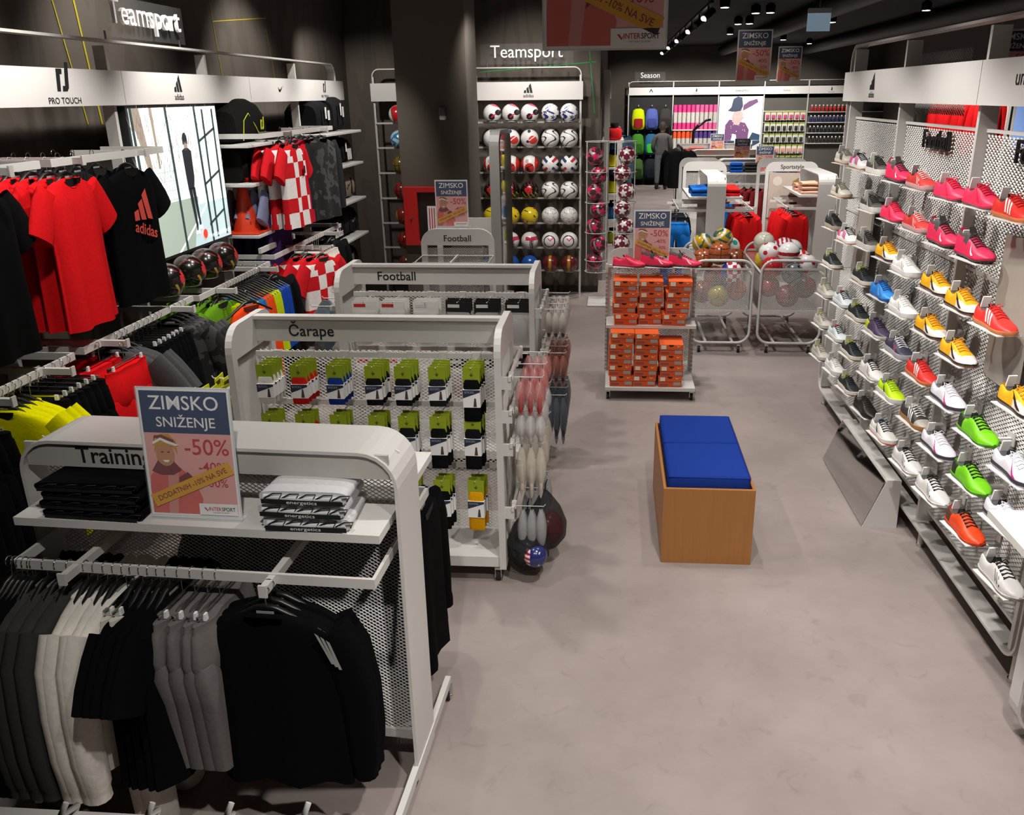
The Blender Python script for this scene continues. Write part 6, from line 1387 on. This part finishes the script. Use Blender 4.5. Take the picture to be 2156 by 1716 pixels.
# glove and boot rack on the side wall of the rear area
t = thing('glove_rack', 'white side wall rack of gloves and hanging jackets', 'display rack', (-.16, 0, 0))
for y in (12.2, 13.45, 14.7): B().box(.05, .12, y-.014, y+.014, 0, 2.8).obj('post', [WHITE], t)
B().box(.04, .12, 12.2, 14.7, 2.78, 2.8).obj('top_bar', [WHITE], t); B().box(.12, .135, 12.2, 14.7, 2.44, 2.64).obj('fascia_panel', [WHITE2], t)
for z in (1.9, 1.55, 1.2, .85, .5): B().box(.02, .32, 12.22, 13.42, z-.025, z).obj('shelf', [WHITE], t)
for k, (y, z, c, nm) in enumerate(((12.35, 1.9, '#b01f22', 'red'), (12.65, 1.9, '#1c1b1b', 'black'), (12.95, 1.9, '#8a7f78', 'grey'), (12.35, 1.55, '#c4b41c', 'yellow'), (12.7, 1.55, '#222', 'black'), (12.35, 1.2, '#c9c01a', 'neon yellow'), (12.7, 1.2, '#c23a6a', 'pink'), (12.35, .85, '#2f6a9c', 'blue'), (12.7, .85, '#1c1c1c', 'black'), (12.4, .5, '#9aa32a', 'olive'))):
    o = B().bbox(-.1, .1, -.07, .07, 0, .17, .05).obj('padded_glove', [fab(c if len(c) == 7 else '#222222')]); o.location = (.03, y, z); tag(o, '%s padded glove on the %s shelf of the side wall rack' % (nm, {1.9: 'top', 1.55: 'second', 1.2: 'third', .85: 'fourth', .5: 'lowest'}[z]), 'glove')
    B().lathe([(.05, 0), (.055, .06)], 10, (0, 0, .15)).obj('cuff', [fab('#1d1d1e')], o)
pfj = Stamp(make_top('#3c5566', 'steel blue jacket', 'jacket', 'long', .8, thick=1.6))
for k in range(3): pfj.put((.15, 13.7+k*.22, 2.0), RV-.5, 'steel blue padded jacket on the side wall rack', 'blue padded jackets on the side wall')
B().box(.02, .3, 13.5, 14.65, 1.965, 1.99).obj('hanging_rail', [WHITE], t)
# far right: red jackets and a lit poster seen above the mesh
t = thing('clothes_rail', 'high white rail with red jackets beyond the shoe wall', 'clothes rail', (4.95, 13.0, 0)); B().box(-.5, .5, -.015, .015, 2.44, 2.47).obj('rail', [WHITE], t)
for x in (-.5, .5): B().box(x-.02, x+.02, -.02, .02, 0, 2.44).obj('leg', [WHITE], t)
for k in range(4): rjk.put((4.6+k*.2, 13.0, 2.475), .2, 'red jacket on the high rail beyond the shoe wall', 'red jackets beyond the shoe wall')
t = thing('lightbox_screen', 'blue and white lit poster beyond the shoe wall', 'screen', (5.7, 13.4, 1.7)); B().box(0, 1.0, 0, .05, 0, .9).obj('bezel', [WHITE], t)
b = B(); b.add([(.02, -.002, .02), (.98, -.002, .02), (.98, -.002, .88), (.02, -.002, .88)], [(0, 1, 2, 3)], 0)
for k in range(6): b.add([(.2+k*.1, -.004, .05), (.26+k*.1, -.004, .05), (.25+k*.1, -.004, .8), (.21+k*.1, -.004, .8)], [(0, 1, 2, 3)], 1+k % 2)
b.obj('picture', [em('#7f9fd8', .6), em('#dfe6f2', .6), em('#c9b06a', .6)], t); B().box(.45, .55, .0, .05, -1.7, 0).obj('stand', [WHITE], t)
# ------------------------------------------------------------------ hanging posters and ceiling gear
poster((-.05, 5.0, 2.73), 0, .645, 'large hanging winter sale banner over the aisle', False, False)
poster((2.53, 17.0, 2.70), 0, .60, 'hanging winter sale banner over the rear racks', False, False); poster((4.1, 22.0, 2.74), 0, .53, 'smaller hanging winter sale banner further back', False, False); poster((4.9, 11.8, 2.48), 0, .50, 'hanging winter sale banner beyond the shoe wall', False, False)
LAMP = mat('#fff3e0', .5, 0, 0, emit=14.0)
for k, (px, py) in enumerate(((1591, 28), (1622, 27), (1554, 51), (1578, 50), (1537, 72), (1649, 84), (1704, 92), (1736, 93), (1752, 47), (1950, 22), (1928, 45), (1526, 16))):
    p = onz(px, py, 3.62); t = thing('ceiling_spotlight', 'small round spotlight on the black ceiling of the rear area', 'spotlight', (p.x, p.y, 3.62), 0, 'ceiling spotlights of the rear area')
    B().lathe([(.07, .0), (.075, .1), (.03, .13)], 14).obj('housing', [BLACKP], t); B().cyl((0, 0, -.003), (0, 0, 0), .055, 14).obj('lens', [LAMP], t)
t = thing('light_track', 'black ceiling track above the rear aisle', 'light track', (1.15, 16.5, 3.5)); B().box(-.02, .02, -5.2, 5.6, 0, .03).obj('rail', [BLACKP], t)
for y in (-4.8, 5.2): B().cyl((0, y, .03), (0, y, CEIL-3.5), .006, 6).obj('suspension', [BLACKP], t)
for k in range(9):
    y = 11.7+k*1.2; t = thing('track_spot', 'black cylinder spotlight hanging from the ceiling track', 'spotlight', (1.15, y, 3.5), 0, 'track spotlights'); B().cyl((0, 0, 0), (0, 0, -.05), .012, 8).obj('stem', [BLACKP], t)
    b = B(); b.cyl((.06, .05, -.05), (-.06, -.08, -.15), .045, 12); b.obj('housing', [BLACKP], t); b = B(); b.cyl((-.0605, -.0805, -.1504), (-.062, -.082, -.152), .036, 12); b.obj('lens', [LAMP if k % 2 == 0 else mat('#201f1e', .3)], t)
p = onz(1725, 33, 3.45); t = thing('exit_sign', 'pale blue exit sign box hanging from the ceiling', 'exit sign', (p.x, p.y, 3.2)); B().box(-.15, .15, -.03, .03, .28, .34).obj('housing', [mat('#b9bcbe', .5)], t); B().box(-.15, .15, -.012, .012, .06, .28).obj('panel', [mat('#9db7cc', .4, 0, 0, emit=.25)], t); B().cyl((0, 0, .36), (0, 0, CEIL-3.2), .01, 6).obj('suspension', [STEEL], t)
# dark ducts under the ceiling
for k, (x, y0_, y1_) in enumerate(((3.0, 10, 26), (5.2, 10, 26))):
    t = thing('ceiling_duct', 'dark round ventilation duct under the ceiling, %s' % ('above the rear racks' if k == 0 else 'nearer the right wall'), 'duct', (x, 0, CEIL-.16)); B().cyl((0, y0_, 0), (0, y1_, 0), .13, 14).obj('pipe', [mat('#1a1a1a', .6)], t)
    for y in (12, 18, 24): B().cyl((0, y, .12), (0, y, .16), .01, 6).obj('strap', [BLACKP], t)
# ------------------------------------------------------------------ person looking at the backpacks
def person():
    P0 = onz(1391, 393, 0); X, Y = P0.x, 24.6
    X = P0.x*24.6/P0.y
    t = thing('person', 'person seen from behind in grey jacket and blue grey jeans', 'person', (X, Y, 0))
    V = [(0, 0, .95), (0, .0, 1.12), (0, .01, 1.30), (0, .02, 1.42), (0, .02, 1.50),                  # pelvis..neck base
         (.10, 0, .90), (.11, .01, .50), (.115, .03, .10), (.115, -.0, .05), (.12, .14, .04),
         (-.10, 0, .90), (-.11, .02, .50), (-.115, .03, .10), (-.115, -.0, .05), (-.12, .14, .04),
         (.19, .02, 1.38), (.25, .04, 1.12), (.20, .20, .98), (-.19, .02, 1.38), (-.25, .04, 1.12), (-.20, .20, .98)]
    E = [(0, 1), (1, 2), (2, 3), (3, 4), (0, 5), (5, 6), (6, 7), (7, 8), (8, 9), (0, 10), (10, 11), (11, 12), (12, 13), (13, 14), (3, 15), (15, 16), (16, 17), (3, 18), (18, 19), (19, 20)]
    Rd = [.17, .16, .19, .13, .06, .11, .085, .06, .055, .045, .11, .085, .06, .055, .045, .08, .065, .05, .08, .065, .05]
    me = bpy.data.meshes.new('body'); me.from_pydata(V, E, []); o = O('body', me, t)
    md = o.modifiers.new('skin', 'SKIN'); sd = o.modifiers.new('sub', 'SUBSURF'); sd.levels = 2; sd.render_levels = 2
    for i, r in enumerate(Rd): me.skin_vertices[0].data[i].radius = (r, r*.75 if i < 5 else r)
    me.skin_vertices[0].data[0].use_root = True
    bm_ = bpy.data.materials.new('clothes'); bm_.use_nodes = True; n = bm_.node_tree.nodes; L = bm_.node_tree.links; g = n.new('ShaderNodeNewGeometry'); sp = n.new('ShaderNodeSeparateXYZ'); rp = n.new('ShaderNodeValToRGB'); mr = n.new('ShaderNodeMath'); mr.operation = 'DIVIDE'; mr.inputs[1].default_value = 2.0
    rp.color_ramp.interpolation = 'CONSTANT'; e = rp.color_ramp.elements; e[0].color = (*lin('#1c1a19'), 1); e[1].position = .09; e[1].color = (*lin('#5a6064'), 1); q = e.new(.46); q.color = (*lin('#4a4744'), 1)
    L.new(g.outputs['Position'], sp.inputs[0]); L.new(sp.outputs['Z'], mr.inputs[0]); L.new(mr.outputs[0], rp.inputs[0]); L.new(rp.outputs[0], n['Principled BSDF'].inputs['Base Color']); n['Principled BSDF'].inputs['Roughness'].default_value = .9
    me.materials.append(bm_)
    SKIN = mat('#b98a6c', .6)
    b = B(); b.lathe([(.001, 1.50), (.055, 1.51), (.07, 1.56), (.082, 1.62), (.085, 1.67), (.07, 1.73), (.03, 1.76), (.001, 1.765)], 18, (0, .03, 0)); hd = b.obj('head', [SKIN], t)
    b = B(); b.lathe([(.088, 1.58), (.094, 1.64), (.092, 1.70), (.074, 1.755), (.03, 1.785), (.001, 1.79)], 18, (0, .018, 0)); b.obj('hair', [mat('#241b16', .8)], hd)
    b = B(); b.cyl((-.088, .035, 1.64), (-.097, .035, 1.64), .025, 10); b.obj('ear', [SKIN], hd); b = B(); b.cyl((.088, .035, 1.64), (.097, .035, 1.64), .025, 10); b.obj('ear', [SKIN], hd)
    b = B(); b.lathe([(.001, 0), (.018, .004), (.012, .03), (.002, .045)], 8, (0, .118, 1.61)); b.obj('nose', [SKIN], hd)
    for s_ in (-1, 1):
        b = B(); b.bbox(s_*.20-.022, s_*.20+.022, .21, .29, .955, .99, .012)
        for k in range(4): x = s_*.20-.018+k*.012; b.tube([(x, .28, .975), (x, .32, .968), (x, .345, .952)], .0075, 6)
        b.tube([(s_*.182, .23, .972), (s_*.165, .26, .968), (s_*.163, .285, .962)], .008, 6); b.obj('hand', [SKIN], t)
person()
